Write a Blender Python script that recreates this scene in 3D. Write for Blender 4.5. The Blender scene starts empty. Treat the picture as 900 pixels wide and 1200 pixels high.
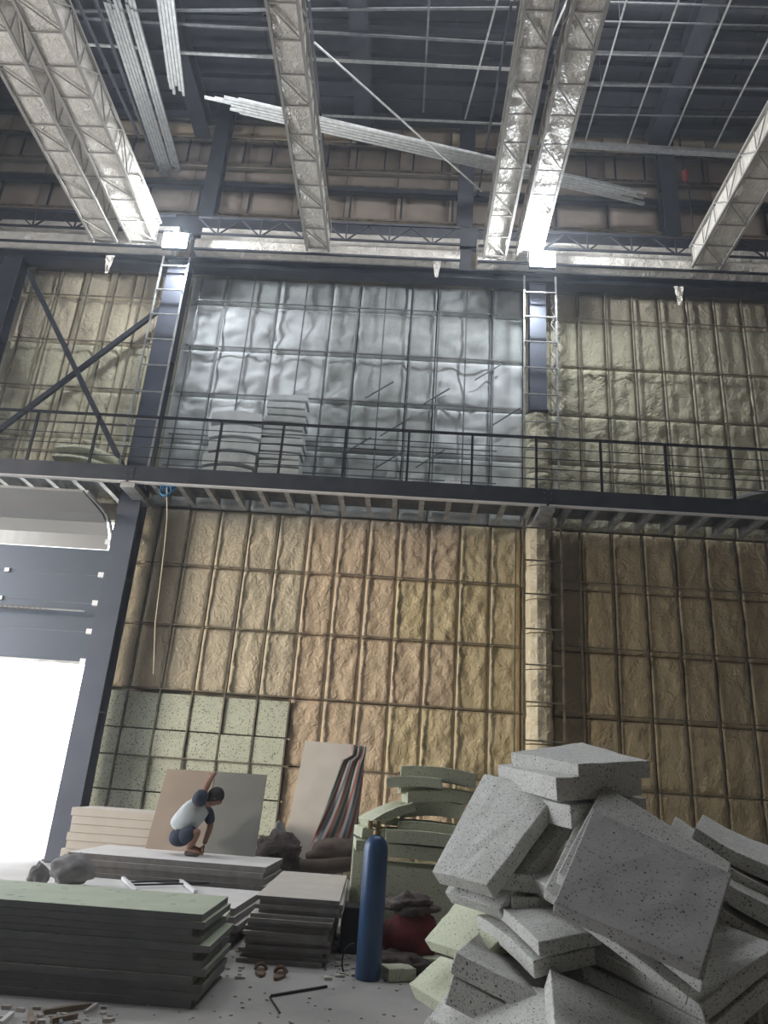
import bpy, math, random
from mathutils import Vector, Matrix, noise, Quaternion
random.seed(7)
C = bpy.context.scene.collection
# ---------------------------------------------------------------- camera
H = 1.55; FPX = 861.98
_pi, _ya, _ro = 0.35976489, -0.04115971, 0.07220658
fw = Vector((math.sin(_ya)*math.cos(_pi), math.cos(_ya)*math.cos(_pi), math.sin(_pi)))
r0 = fw.cross(Vector((0,0,1))).normalized(); u0 = r0.cross(fw)
RX = r0*math.cos(_ro)+u0*math.sin(_ro); UX = -r0*math.sin(_ro)+u0*math.cos(_ro)
cam_d = bpy.data.cameras.new('camera'); cam = bpy.data.objects.new('camera', cam_d); C.objects.link(cam)
mw = Matrix((RX, UX, -fw)).transposed().to_4x4(); mw.translation = Vector((0,0,H)); cam.matrix_world = mw
cam_d.sensor_fit = 'VERTICAL'; cam_d.sensor_height = 36; cam_d.lens = FPX/1200*36
cam_d.clip_start = .05; cam_d.clip_end = 400
bpy.context.scene.camera = cam
def ray(px, py): return RX*(px-450)+UX*(600-py)+fw*FPX
def P(px, py, Y):
    r = ray(px, py); t = Y/r.y; return Vector((r.x*t, Y, H+r.z*t))
def F(px, py, z=0):
    r = ray(px, py); t = (z-H)/r.z; return Vector((r.x*t, r.y*t, z))
# ---------------------------------------------------------------- world, sun, exposure
w = bpy.data.worlds.new('sky'); bpy.context.scene.world = w; w.use_nodes = True
nt = w.node_tree; bg = nt.nodes['Background']
bg.inputs[0].default_value = (.92, .95, 1.0, 1); bg.inputs[1].default_value = 5.0
SUN_DIR = Vector((14.5, 9.4, -1.9)).normalized()
sd = bpy.data.lights.new('sun', 'SUN'); so = bpy.data.objects.new('sun', sd); C.objects.link(so)
so.rotation_euler = SUN_DIR.to_track_quat('-Z', 'Y').to_euler(); so.location = (-20, -5, 8)
sd.energy = 1.9; sd.angle = math.radians(11); sd.color = (1, .89, .74)
vs = bpy.context.scene.view_settings
vs.view_transform = 'Standard'; vs.look = 'None'; vs.gamma = 1; vs.exposure = 0.5; vs.use_curve_mapping = False
def portal(loc, d, sx, sy_):                # marks an opening for sky sampling, gives off no light itself
    l = bpy.data.lights.new('daylight_opening', 'AREA'); o = bpy.data.objects.new('daylight_opening', l); C.objects.link(o)
    l.shape = 'RECTANGLE'; l.size = sx; l.size_y = sy_; l.cycles.is_portal = True
    o.location = loc; o.rotation_euler = Vector(d).to_track_quat('-Z', 'Y').to_euler()
portal((-13.95,8.2,4.3),(1,0,0),9.8,8.6);
portal((-1,8.6,19.22),(0,0,-1),14,3.6); portal((-8,14.6,1.7),(0,-1,0),3.9,3.4)
cy = bpy.context.scene.cycles
cy.max_bounces = 7; cy.diffuse_bounces = 5; cy.glossy_bounces = 3; cy.use_denoising = True
cy.sample_clamp_indirect = 4; cy.caustics_reflective = False; cy.caustics_refractive = False

# ---------------------------------------------------------------- materials
def mat(name, col, rough=.8, metal=0, bump=None, var=None, speck=None, emit=None, alpha=None, wave=None):
    m = bpy.data.materials.new(name); m.use_nodes = True; t = m.node_tree; N = t.nodes; L = t.links
    b = N['Principled BSDF']; b.inputs['Roughness'].default_value = rough; b.inputs['Metallic'].default_value = metal
    b.inputs['Base Color'].default_value = (*col, 1)
    tc = N.new('ShaderNodeTexCoord'); src = None
    if var:                                     # (colour2, scale)
        n = N.new('ShaderNodeTexNoise'); n.inputs['Scale'].default_value = var[1]; n.inputs['Detail'].default_value = 4
        L.new(tc.outputs['Object'], n.inputs['Vector'])
        rp = N.new('ShaderNodeValToRGB'); rp.color_ramp.elements[0].position = .35; rp.color_ramp.elements[1].position = .68
        rp.color_ramp.elements[0].color = (*col, 1); rp.color_ramp.elements[1].color = (*var[0], 1)
        L.new(n.outputs['Fac'], rp.inputs[0]); src = rp.outputs[0]
    if speck:                                   # list of (colour, scale, radius)
        for (c2, sc, rad) in speck:
            v = N.new('ShaderNodeTexVoronoi'); v.inputs['Scale'].default_value = sc; v.inputs['Randomness'].default_value = 1
            wn = N.new('ShaderNodeTexNoise'); wn.inputs['Scale'].default_value = sc*1.7
            L.new(tc.outputs['Object'], wn.inputs['Vector'])
            mx = N.new('ShaderNodeMixRGB'); mx.inputs[0].default_value = .012
            L.new(tc.outputs['Object'], mx.inputs[1]); L.new(wn.outputs['Color'], mx.inputs[2])
            L.new(mx.outputs[0], v.inputs['Vector'])
            sp = N.new('ShaderNodeSeparateColor'); L.new(v.outputs['Color'], sp.inputs[0])
            th = N.new('ShaderNodeMath'); th.operation = 'MULTIPLY'; th.inputs[1].default_value = rad
            L.new(sp.outputs[0], th.inputs[0])
            lt = N.new('ShaderNodeMath'); lt.operation = 'LESS_THAN'
            L.new(v.outputs['Distance'], lt.inputs[0]); L.new(th.outputs[0], lt.inputs[1])
            mm = N.new('ShaderNodeMixRGB'); L.new(lt.outputs[0], mm.inputs[0])
            if src: L.new(src, mm.inputs[1])
            else: mm.inputs[1].default_value = (*col, 1)
            mm.inputs[2].default_value = (*c2, 1); src = mm.outputs[0]
    if wave:                                    # (colours, scale) stripes along X
        sx = N.new('ShaderNodeSeparateXYZ'); L.new(tc.outputs['UV'], sx.inputs[0])
        mu = N.new('ShaderNodeMath'); mu.operation = 'MULTIPLY'; mu.inputs[1].default_value = wave[1]; L.new(sx.outputs[0], mu.inputs[0])
        fr = N.new('ShaderNodeMath'); fr.operation = 'FRACT'; L.new(mu.outputs[0], fr.inputs[0])
        rp = N.new('ShaderNodeValToRGB'); rp.color_ramp.interpolation = 'CONSTANT'
        el = rp.color_ramp.elements; cs = wave[0]
        el[0].color = (*cs[0], 1); el[0].position = 0
        el[1].color = (*cs[1], 1); el[1].position = 1/len(cs)
        for i in range(2, len(cs)):
            e = el.new(i/len(cs)); e.color = (*cs[i], 1)
        L.new(fr.outputs[0], rp.inputs[0]); src = rp.outputs[0]
    if src: L.new(src, b.inputs['Base Color'])
    if bump:                                    # (scale, strength, distance, distortion)
        n = N.new('ShaderNodeTexNoise'); n.inputs['Scale'].default_value = bump[0]; n.inputs['Detail'].default_value = 5
        n.inputs['Distortion'].default_value = bump[3] if len(bump) > 3 else 0
        L.new(tc.outputs['Object'], n.inputs['Vector'])
        bp = N.new('ShaderNodeBump'); bp.inputs['Strength'].default_value = bump[1]; bp.inputs['Distance'].default_value = bump[2]
        L.new(n.outputs['Fac'], bp.inputs['Height']); L.new(bp.outputs[0], b.inputs['Normal'])
    if emit:
        b.inputs['Emission Color'].default_value = (*emit[0], 1); b.inputs['Emission Strength'].default_value = emit[1]
    return m
FB = (9, .75, .06, 1.1)
M = {
 'foam_tan': mat('foam_tan', (.46,.40,.29), .88, bump=FB, var=((.55,.47,.34), 2.2)),
 'foam_pink': mat('foam_pink', (.47,.37,.26), .88, bump=FB, var=((.55,.43,.30), 2.2)),
 'foam_yellow': mat('foam_yellow', (.47,.39,.23), .85, bump=FB, var=((.53,.44,.28), 3)),
 'foam_shaded': mat('foam_shaded', (.37,.30,.19), .88, bump=FB, var=((.44,.35,.21), 2)),  # same foam as the other bays, shade of the unlit right side in its colour
 'foam_olive': mat('foam_olive', (.42,.39,.28), .8, bump=FB, var=((.52,.48,.34), 3)),
 'foam_cream': mat('foam_cream', (.66,.56,.38), .6, bump=FB, var=((.74,.66,.48), 5)),
 'far_beige': mat('far_beige', (.80,.64,.45), .85, bump=(3,.4,.05), var=((.70,.55,.38), 1.3)),
 'far_brown': mat('far_brown', (.44,.36,.29), .85, bump=(3,.4,.05), var=((.34,.28,.23), 1.3)),
 'board_grey': mat('board_grey', (.36,.38,.37), .85, bump=(5,.25,.03), var=((.50,.52,.50), 3), speck=[((.2,.2,.2), 60, .35)]),
 'board_pale': mat('board_pale', (.50,.52,.52), .8, bump=(4,.2,.03), var=((.64,.66,.66), 3)),
 'speck_green': mat('speck_green', (.46,.48,.37), .7, bump=(40,.3,.01), var=((.52,.54,.42), 4), speck=[((.13,.13,.12), 30, .42), ((.2,.24,.2), 55, .38)]),
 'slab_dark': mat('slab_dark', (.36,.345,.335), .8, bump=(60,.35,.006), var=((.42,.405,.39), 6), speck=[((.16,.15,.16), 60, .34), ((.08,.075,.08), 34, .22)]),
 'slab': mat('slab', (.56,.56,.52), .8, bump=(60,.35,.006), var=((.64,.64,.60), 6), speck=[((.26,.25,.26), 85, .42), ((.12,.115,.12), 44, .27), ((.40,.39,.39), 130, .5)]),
 'slab_green': mat('slab_green', (.52,.54,.40), .8, bump=(60,.35,.006), var=((.56,.58,.44), 5), speck=[((.22,.25,.2), 75, .36), ((.10,.10,.09), 42, .25)]),
 'dark_steel': mat('dark_steel', (.030,.033,.042), .45, .3, bump=(8,.1,.01), var=((.05,.052,.062), 3)),
 'blue_steel': mat('blue_steel', (.075,.083,.11), .45, .3, bump=(6,.08,.01), var=((.095,.105,.135), 1.5)),
 'rail_steel': mat('rail_steel', (.022,.023,.028), .4, .3),
 'zinc': mat('zinc', (.52,.52,.50), .38, .55, var=((.36,.36,.36), 9)),
 'zinc_dull': mat('zinc_dull', (.20,.20,.20), .45, .5, var=((.13,.13,.14), 6)),
 'stud': mat('stud', (.10,.09,.075), .6, .3, var=((.26,.22,.15), 5)),
 'lattice': mat('lattice', (.30,.28,.25), .6, .2),
 'film': mat('film', (.80,.74,.66), .35, .1, bump=(9,.9,.06,2.2), var=((.62,.57,.5), 5)),
 'roof': mat('roof', (.022,.024,.030), .8, bump=(3,.2,.02), var=((.045,.047,.056), 1.2)),
 'joist': mat('joist', (.46,.46,.44), .5, .4, var=((.25,.25,.25), 5)),
 'concrete': mat('concrete', (.34,.325,.31), .9, bump=(14,.3,.02), var=((.44,.42,.40), 1.1), speck=[((.5,.48,.45), 40, .2)]),
 'outside': mat('outside', (.75,.73,.7), .9, var=((.65,.64,.6), .5)),
 'wallback': mat('wallback', (.16,.14,.11), .9, var=((.22,.19,.14), 2)),
 'plaster_face': mat('plaster_face', (.50,.46,.41), .85, var=((.56,.52,.47), 3)),
 'plaster_white': mat('plaster_white', (.72,.70,.68), .8, var=((.64,.62,.60), 3)),
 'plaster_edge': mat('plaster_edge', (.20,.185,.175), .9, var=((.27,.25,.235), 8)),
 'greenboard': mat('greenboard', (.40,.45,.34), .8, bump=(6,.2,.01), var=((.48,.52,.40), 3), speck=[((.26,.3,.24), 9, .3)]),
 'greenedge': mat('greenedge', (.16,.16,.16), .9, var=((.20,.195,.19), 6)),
 'brownboard': mat('brownboard', (.36,.29,.235), .85, var=((.42,.34,.28), 2)),
 'greyboard': mat('greyboard', (.22,.22,.20), .8, var=((.27,.265,.24), 2)),
 'cyl_blue': mat('cyl_blue', (.03,.075,.165), .32, .1, bump=(10,.1,.005), var=((.04,.09,.19), 5)),
 'brass': mat('brass', (.30,.22,.12), .5, .6), 'black': mat('black', (.02,.02,.02), .6),
 'red': mat('red', (.22,.03,.035), .8, bump=(14,.6,.02), var=((.13,.025,.03), 8)),
 'sack': mat('sack', (.06,.05,.045), .95, bump=(12,.8,.03), var=((.13,.10,.09), 9)),
 'greysack': mat('greysack', (.22,.21,.21), .95, bump=(9,.8,.03), var=((.30,.29,.28), 8)),
 'brown_roll': mat('brown_roll', (.10,.075,.06), .95, bump=(9,.5,.02), var=((.15,.115,.09), 5)),
 'white': mat('white', (.8,.8,.8), .5), 'rope_blue': mat('rope_blue', (.03,.22,.45), .6), 'cord': mat('cord', (.45,.40,.28), .7),
 'wood': mat('wood', (.20,.15,.11), .85, var=((.30,.24,.18), 10)),
 'sandal': mat('sandal', (.16,.10,.06), .7), 'door': mat('door', (.085,.10,.125), .4, .3, bump=(3,.06,.01)),
 'door_gloss': mat('door_gloss', (.34,.33,.31), .3, .4, bump=(4,.3,.02)),
 'skin': mat('skin', (.26,.135,.085), .6), 'hair': mat('hair', (.02,.018,.018), .7, bump=(60,.6,.01)),
 'shirt': mat('shirt', (.50,.54,.56), .9, bump=(14,.5,.02)), 'navy': mat('navy', (.03,.04,.065), .9, bump=(14,.5,.02)),
 'cloth': mat('cloth', (.5,.4,.4), .85, bump=(25,.4,.01), wave=([(.27,.08,.06),(.30,.29,.26),(.09,.15,.12),(.30,.29,.26),(.25,.08,.06),(.26,.25,.23),(.09,.10,.13),(.28,.27,.24)], 1.9)),
 'lamp': mat('lamp', (1,1,1), .5, emit=((.85,.92,1), 60)),
}
# ---------------------------------------------------------------- mesh helpers
class MB:
    def __init__(s): s.v = []; s.f = []; s.mi = []; s.uv = None
    def add(s, vs, fs, mi=0):
        o = len(s.v); s.v += [tuple(v) for v in vs]; s.f += [tuple(i+o for i in f) for f in fs]; s.mi += [mi]*len(fs); return s
    def box(s, a, b, mi=0, top=None):
        x0,y0,z0 = a; x1,y1,z1 = b
        s.add([(x0,y0,z0),(x1,y0,z0),(x1,y1,z0),(x0,y1,z0),(x0,y0,z1),(x1,y0,z1),(x1,y1,z1),(x0,y1,z1)],
              [(0,3,2,1)], mi)
        o = len(s.v)-8
        s.f += [tuple(i+o for i in f) for f in [(4,5,6,7)]]; s.mi += [mi if top is None else top]
        s.f += [tuple(i+o for i in f) for f in [(0,1,5,4),(1,2,6,5),(2,3,7,6),(3,0,4,7)]]; s.mi += [mi]*4
        return s
    def bar(s, a, b, w=.03, h=None, up=(0,0,1), mi=0):     # rectangular bar
        a = Vector(a); b = Vector(b); h = h or w; d = (b-a).normalized(); up = Vector(up)
        if abs(d.dot(up)) > .98: up = Vector((0,1,0))
        x = d.cross(up).normalized()*w/2; y = x.cross(d).normalized()*h/2
        s.add([a-x-y,a+x-y,a+x+y,a-x+y,b-x-y,b+x-y,b+x+y,b-x+y],
              [(0,3,2,1),(4,5,6,7),(0,1,5,4),(1,2,6,5),(2,3,7,6),(3,0,4,7)], mi); return s
    def chan(s, a, b, w=.05, h=.03, t=.006, up=(0,0,1), mi=0):   # U channel: web and two lips
        a = Vector(a); b = Vector(b); d = (b-a).normalized(); up = Vector(up)
        if abs(d.dot(up)) > .98: up = Vector((0,1,0))
        x = d.cross(up).normalized(); y = x.cross(d).normalized()
        s.bar(a, b, w, t, up, mi)
        for k in (-1, 1): s.bar(a+x*k*(w/2-t/2)+y*h/2, b+x*k*(w/2-t/2)+y*h/2, t, h, up, mi)
        return s
    def tube(s, pts, r, n=8, mi=0, cap=True):
        pts = [Vector(p) for p in pts]; rs = r if isinstance(r, (list, tuple)) else [r]*len(pts)
        o = len(s.v); up = Vector((0,0,1))
        for i, p in enumerate(pts):
            d = (pts[min(i+1,len(pts)-1)]-pts[max(i-1,0)]).normalized()
            u = up if abs(d.dot(up)) < .95 else Vector((0,1,0))
            x = d.cross(u).normalized(); y = x.cross(d)
            for k in range(n):
                a = 2*math.pi*k/n; s.v.append(tuple(p+(x*math.cos(a)+y*math.sin(a))*rs[i]))
        for i in range(len(pts)-1):
            for k in range(n):
                q = (k+1)%n; s.f.append((o+i*n+k, o+i*n+q, o+(i+1)*n+q, o+(i+1)*n+k)); s.mi.append(mi)
        if cap:
            s.f.append(tuple(o+k for k in reversed(range(n)))); s.mi.append(mi)
            s.f.append(tuple(o+(len(pts)-1)*n+k for k in range(n))); s.mi.append(mi)
        return s
    def mesh(s, name, mats, smooth=False):
        me = bpy.data.meshes.new(name); me.from_pydata(s.v, [], s.f)
        for m in (mats if isinstance(mats, (list, tuple)) else [mats]): me.materials.append(m)
        me.polygons.foreach_set('material_index', s.mi)
        if smooth: me.polygons.foreach_set('use_smooth', [True]*len(me.polygons))
        me.update(); return me
    def obj(s, name, mats, parent=None, smooth=False, origin=None, bevel=0):
        if origin is None and parent is None and s.v:
            xs = [v[0] for v in s.v]; ys = [v[1] for v in s.v]; zs = [v[2] for v in s.v]
            origin = ((min(xs)+max(xs))/2, (min(ys)+max(ys))/2, min(zs))
        if origin is not None:
            s.v = [(v[0]-origin[0], v[1]-origin[1], v[2]-origin[2]) for v in s.v]
        elif parent is not None:
            l = ploc(parent); s.v = [(v[0]-l[0], v[1]-l[1], v[2]-l[2]) for v in s.v]
        o = bpy.data.objects.new(name, s.mesh(name, mats, smooth)); C.objects.link(o)
        if parent is not None: o.parent = parent
        if origin is not None and parent is None: o.location = origin
        if bevel:
            b = o.modifiers.new('bevel', 'BEVEL'); b.width = bevel; b.segments = 2; b.limit_method = 'ANGLE'
        return o
def ploc(p):
    l = Vector(p.location)
    while p.parent is not None: p = p.parent; l = l+Vector(p.location)
    return l
def T(o, label, cat, group=None, kind=None):
    o['label'] = label; o['category'] = cat
    if group: o['group'] = group
    if kind: o['kind'] = kind
    return o
def thing(name, loc, label, cat, group=None):
    o = bpy.data.objects.new(name, None); C.objects.link(o); o.location = loc; o.empty_display_size = .1
    return T(o, label, cat, group)
def structure(o, label=None, cat=None):
    o['kind'] = 'structure'
    if label: o['label'] = label; o['category'] = cat or 'wall'
    return o

# ================================================================ SETTING
W = 14.45; ZM = 6.80
# floor
structure(MB().box((-16,-14,-.2),(13,14.75,0)).obj('floor', M['concrete']), 'dusty grey concrete floor of the hall with scattered crumbs', 'floor')
structure(MB().box((-60,14.76,-.25),(60,90,-.05)).obj('trim_1', M['outside']), 'bright outdoor yard seen through the open door', 'ground')
# side walls (outside the frame) with two openings on the left that let the low sun in
wl = MB()
wl.box((-14.3,-14,0),(-14,-6,19.2)); wl.box((-14.3,-6,0),(-14,3.3,19.2))
wl.box((-14.3,3.3,8.6),(-14,13.1,19.2)); wl.box((-14.3,13.1,0),(-14,15.9,19.2))
structure(wl.obj('wall_left', M['wallback']), 'left side wall of the hall with a wide loading opening', 'wall')
structure(MB().box((-14.3,-14.3,0),(12.3,-14,19.5)).obj('wall_front', M['wallback']), 'wall of the hall behind the viewer', 'wall')
structure(MB().box((12,-14,0),(12.3,15.9,19)).obj('wall_right', M['wallback']), 'right side wall of the hall', 'wall')

# back wall: backing, then every foam bay a piece of its own
wb = MB()
wb.box((-5.9,W+.12,0),(12,W+.3,13.3)); wb.box((-10.0,W+.12,6.5),(-5.9,W+.3,13.3)); wb.box((-14,W+.12,0),(-10.0,W+.3,13.3))
wall = structure(wb.obj('wall_back', M['wallback'], origin=(0,W,0)), 'tall back wall covered in sprayed insulation foam bays', 'wall')
def panel(x0, x1, z0, z1, y, kind, seed, depth=.035, lump=.05, scale=2.2, name='foam_panel', parent=None, nx=13, nz=None, sy=None, gap=.012):
    parent = parent or wall
    nz = nz or max(4, int((z1-z0)/.06))
    b = MB(); vs = []
    x0 += gap; x1 -= gap; z0 += gap; z1 -= gap
    for j in range(nz+1):
        for i in range(nx+1):
            u = i/nx; v = j/nz
            e = min(u,1-u)*(x1-x0); g = min(v,1-v)*(z1-z0)
            ed = min(1, e/.07)*min(1, g/.07); ed = ed*(2-ed)
            x = x0+(x1-x0)*u; z = z0+(z1-z0)*v
            q = Vector((x*scale+seed*.61, seed*.37, z*scale*(sy or .7)+seed*.23))
            n = .7*noise.noise(q)+.55*noise.noise(q*2.3)+.35*noise.noise(q*4.7)
            vs.append((x, y-ed*(depth+lump*n*1.5), z))
    n1 = nx+1
    fs = [(j*n1+i, j*n1+i+1, (j+1)*n1+i+1, (j+1)*n1+i) for j in range(nz) for i in range(nx)]
    b.add(vs, fs)
    # rim back to the wall so each piece is solid
    rim = [i for i in range(n1)]+[j*n1+nx for j in range(1,nz+1)]+[nz*n1+i for i in range(nx-1,-1,-1)]+[j*n1 for j in range(nz-1,0,-1)]
    o = len(b.v); b.v += [(vs[i][0], y+.11, vs[i][2]) for i in rim]; n = len(rim)
    for k in range(n):
        q = (k+1)%n; b.f.append((rim[k], o+k, o+q, rim[q])); b.mi.append(0)
    return b.obj(name, M[kind], parent, smooth=True)
S = .627
LX = [-5.90]+[-5.26+S*k for k in range(28)]
LZ = [0,.62,1.83,3.06,4.31,5.55,6.80]
seed = 0
for i in range(len(LX)-1):
    x0, x1 = LX[i], LX[i+1]; xm = (x0+x1)/2
    if x0 > 11.3: break
    for j in range(len(LZ)-1):
        z0, z1 = LZ[j], LZ[j+1]; seed += 1
        if xm < -2.1 and z1 < 3.1: continue
        k = 'foam_tan' if xm < -2.2 else 'foam_pink' if xm < -.5 else 'foam_yellow' if xm < 2.4 and xm > 1.2 else 'foam_tan' if xm < 2.4 else 'foam_shaded'
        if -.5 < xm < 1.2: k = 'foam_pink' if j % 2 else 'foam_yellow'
        if 2.3 < x0 < 2.9 or 2.3 < x1 < 2.9: k = 'foam_shaded'
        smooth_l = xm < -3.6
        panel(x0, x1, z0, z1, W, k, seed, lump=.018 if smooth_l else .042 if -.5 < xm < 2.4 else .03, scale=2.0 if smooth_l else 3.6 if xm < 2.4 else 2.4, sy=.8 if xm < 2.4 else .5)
# speckled boards fixed to the low left part
for i, (x0, x1) in enumerate([(-5.9,-5.26)]+[(-5.26+S*k, -5.26+S*(k+1)) for k in range(5)]):
    for j, (z0, z1) in enumerate([(0,.62),(.62,1.22),(1.22,1.83),(1.83,2.32),(2.32,3.0)]):
        o = MB().box((x0+.01+random.uniform(0,.03), W-.05-random.random()*.06, z0+.012),(x1-.01, W+.1, z1-.012)).obj('speckled_board', M['speck_green'], wall, bevel=.008)
# upper wall: foam left and right, pale boards in the middle
UZ = [6.85,7.42,8.30,9.48,10.70,11.93,12.72]
UXL = [-13.2+S*1.0*k for k in range(13)]
UXL = [x for x in UXL if x < -5.5]+[-5.55]
for i in range(len(UXL)-1):
    for j in range(len(UZ)-1):
        seed += 1; panel(UXL[i], UXL[i+1], UZ[j], UZ[j+1], W, 'foam_olive' if j < 4 else 'foam_tan', seed, lump=.03, scale=2.6, nx=9)
xs = [-5.55,-4.70,-3.42,-2.15,-1.50,-.30,.31,1.59,2.30]
for i in range(len(xs)-1):
    for j in range(len(UZ)-1):
        seed += 1
        wv = .085 if (i < 4 and 1 <= j <= 4) or i == 6 else .035
        panel(xs[i], xs[i+1], UZ[j], UZ[j+1], W-.02, 'board_pale' if (i < 3 and 2 <= j <= 4) or (i >= 6 and j in (2,3)) else 'board_grey', seed, depth=.05, lump=wv, scale=.9, name='insulation_board', nx=12, sy=1.2)
for i in range(14):
    x0 = 2.30+S*i; x1 = x0+S
    if x1 > 11.5: break
    for j in range(len(UZ)-1):
        seed += 1; panel(x0, x1, UZ[j], UZ[j+1], W, 'foam_olive' if j < 5 else 'foam_tan', seed, lump=.045 if j < 4 else .02, scale=3.2, nx=10, sy=.6)
# far wall above the truss
fwall = structure(MB().box((-14,15.6,13.3),(12,15.9,19.2)).obj('wall_far', M['wallback'], origin=(0,15.6,13.3)), 'far beige upper wall behind the roof trusses', 'wall')
for i in range(18):
    x0 = -13.5+1.4*i
    for (z0, z1, k) in ((18.3,18.95,'far_beige'),(17.32,18.2,'far_brown'),(16.75,17.2,'far_brown'),(15.5,16.6,'far_brown'),(14.0,15.4,'far_brown'),(13.3,13.9,'far_brown')):
        seed += 1; panel(x0, x0+1.4, z0, z1, 15.58, k, seed, depth=.04, lump=.03, scale=1.2, nx=5, nz=4, name='wall_sheet', parent=fwall)
# roof
ceil = structure(MB().box((-14.3,-14,19.25),(12.3,6.8,19.5)).box((-14.3,10.4,19.25),(12.3,15.9,19.5)).box((-14.3,6.8,19.25),(-8,10.4,19.5)).box((6,6.8,19.25),(12.3,10.4,19.5)).obj('ceiling', M['roof'], origin=(0,0,19.25)), 'dark roof deck high above the hall', 'ceiling')
cm = None
for i in range(11):
    for j in range(5):
        x0 = -14+2.4*i; y0 = 10.4+1.1*j
        if cm is None: cm = MB().box((.02,.02,0),(2.38,1.08,.05)).mesh('ceiling_panel', M['roof'])
        o = bpy.data.objects.new('ceiling_panel', cm); C.objects.link(o); o.parent = ceil; o.location = (x0, y0, -.06-random.random()*.02)

# ---------------------------------------------------------------- door (sectional, rolled up under the walkway)
dr = structure(MB().box((-10.0,14.32,3.42),(-6.12,14.37,3.47)).obj('door_1', M['zinc'], origin=(-8,14.3,3.42)), 'grey sectional overhead door, half raised over the bright doorway', 'door')
zs = [3.47,4.05,4.62,5.2,5.75]
for a, b in zip(zs, zs[1:]):
    MB().box((-10.0,14.30,a+.003),(-6.15,14.35,b-.003)).obj('door_panel', M['door'], dr, bevel=.006)
cv = [(14.30,5.75),(14.2,6.02),(13.98,6.22),(13.7,6.32),(13.2,6.36),(12.7,6.38)]
for (a, b) in zip(cv, cv[1:]):
    b_ = MB(); b_.add([(-10,a[0],a[1]),(-6.2,a[0],a[1]),(-6.2,b[0],b[1]),(-10,b[0],b[1]),(-10,a[0],a[1]+.05),(-6.2,a[0],a[1]+.05),(-6.2,b[0],b[1]+.05),(-10,b[0],b[1]+.05)],
        [(0,3,2,1),(4,5,6,7),(0,1,5,4),(1,2,6,5),(2,3,7,6),(3,0,4,7)]); b_.obj('door_panel', M['door_gloss'], dr)
MB().tube([(-6.1,14.25,.1),(-6.1,14.25,5.7)]+[(-6.1,y-.05,z) for y,z in cv[1:]], .035, 6).obj('track', M['zinc'], dr)
for z in zs[:-1]+[5.9]:
    MB().box((-6.24,14.2,z-.05),(-6.08,14.3,z+.05)).obj('roller_bracket', M['white'], dr)
    MB().box((-8.2,14.26,z-.04),(-8.1,14.31,z+.04)).obj('hinge', M['zinc'], dr)
MB().tube([(-10,14.1,4.42),(-6.3,14.1,4.42)], .018, 6).obj('torsion_shaft', M['zinc'], dr)
sp = MB(); sp.tube([(-10+i*.022, 14.1+.045*math.cos(i*1.25), 4.42+.045*math.sin(i*1.25)) for i in range(130)], .009, 4); sp.obj('spring', M['brass'], dr)
structure(MB().box((-6.12,14.2,0),(-5.95,14.5,6.6)).obj('trim_2', M['blue_steel']), 'blue grey door jamb beside the bright doorway', 'jamb')

# ---------------------------------------------------------------- steel columns
def hcol(x0, x1, y0, y1, z0, z1, label, m='blue_steel', group=None):
    t = thing('steel_column', ((x0+x1)/2,(y0+y1)/2,z0), label, 'column', group)
    MB().box((x0,y0,z0),(x1,y0+.03,z1)).obj('flange', M[m], t)
    MB().box((x0,y1-.03,z0),(x1,y1,z1)).obj('flange', M[m], t)
    xm = (x0+x1)/2; MB().box((xm-.012,y0+.03,z0),(xm+.012,y1-.03,z1)).obj('web', M[m], t)
    for z in (z0+.02, z1-.05):
        MB().box((x0-.03,y0-.02,z),(x1+.03,y1+.02,z+.03)).obj('end_plate', M[m], t)
    for k in range(4):
        zz = z0+(z1-z0)*(k+1)/5; MB().box((x0+.01,y0+.03,zz),(x1-.01,y1-.03,zz+.02)).obj('stiffener', M[m], t)
    return t
hcol(-5.92,-5.48,13.72,14.12,0,12.62,'tall blue grey steel column between the bright doorway and the foam wall')
hcol(2.38,2.74,13.95,14.2,9.30,12.62,'short blue grey steel column behind the right ladder frame, bare above the foam')
hcol(-9.86,-9.42,13.8,14.15,7.10,12.62,'dark steel column at the left edge of the upper wall', 'dark_steel')
for x, lab in ((-5.7,'dark column stub rising above the left bright lamp'),(.9,'dark column stub above the truss left of the right lamp'),(6.1,'dark column stub at the upper right beyond the trusses')):
    hcol(x-.2,x+.2,14.8,15.1,12.7,19.1,lab,'dark_steel')
# foam sprayed column box
fc = thing('foam_column', (2.62,14.2,0), 'column encased in cream sprayed foam behind the ladder frame', 'column')
segz = [0,1.2,1.85,2.5,3.17,3.85,4.54,5.2,5.88,6.75,7.3,7.9,8.6,9.3]
for a, b in zip(segz, segz[1:]):
    if a >= 6.75 and a < 7: continue
    mb = MB(); vs = []; prof = [(2.36,14.5),(2.34,14.1),(2.38,14.0),(2.5,13.94),(2.66,13.94),(2.74,13.98),(2.78,14.05),(2.82,14.2),(2.86,14.5)]
    nz = 8
    for j in range(nz+1):
        z = a+.01+(b-a-.02)*j/nz; ed = .03 if j in (0, nz) else 0
        for (x, y) in prof:
            n = noise.noise(Vector((x*4, z*5, y*3)))*.05+noise.noise(Vector((x*9, z*11, y*7)))*.025
            vs.append((x+(n if y > 14.0 else 0), min(14.5, y-n+ed), z))
    q = len(prof); mb.add(vs, [(j*q+i, j*q+i+1, (j+1)*q+i+1, (j+1)*q+i) for j in range(nz) for i in range(q-1)]+[tuple(range(q-1,-1,-1)), tuple(nz*q+i for i in range(q))])
    mb.obj('foam_lump', M['foam_cream'] if b < 6.8 else M['foam_olive'], fc, smooth=False)

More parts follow.
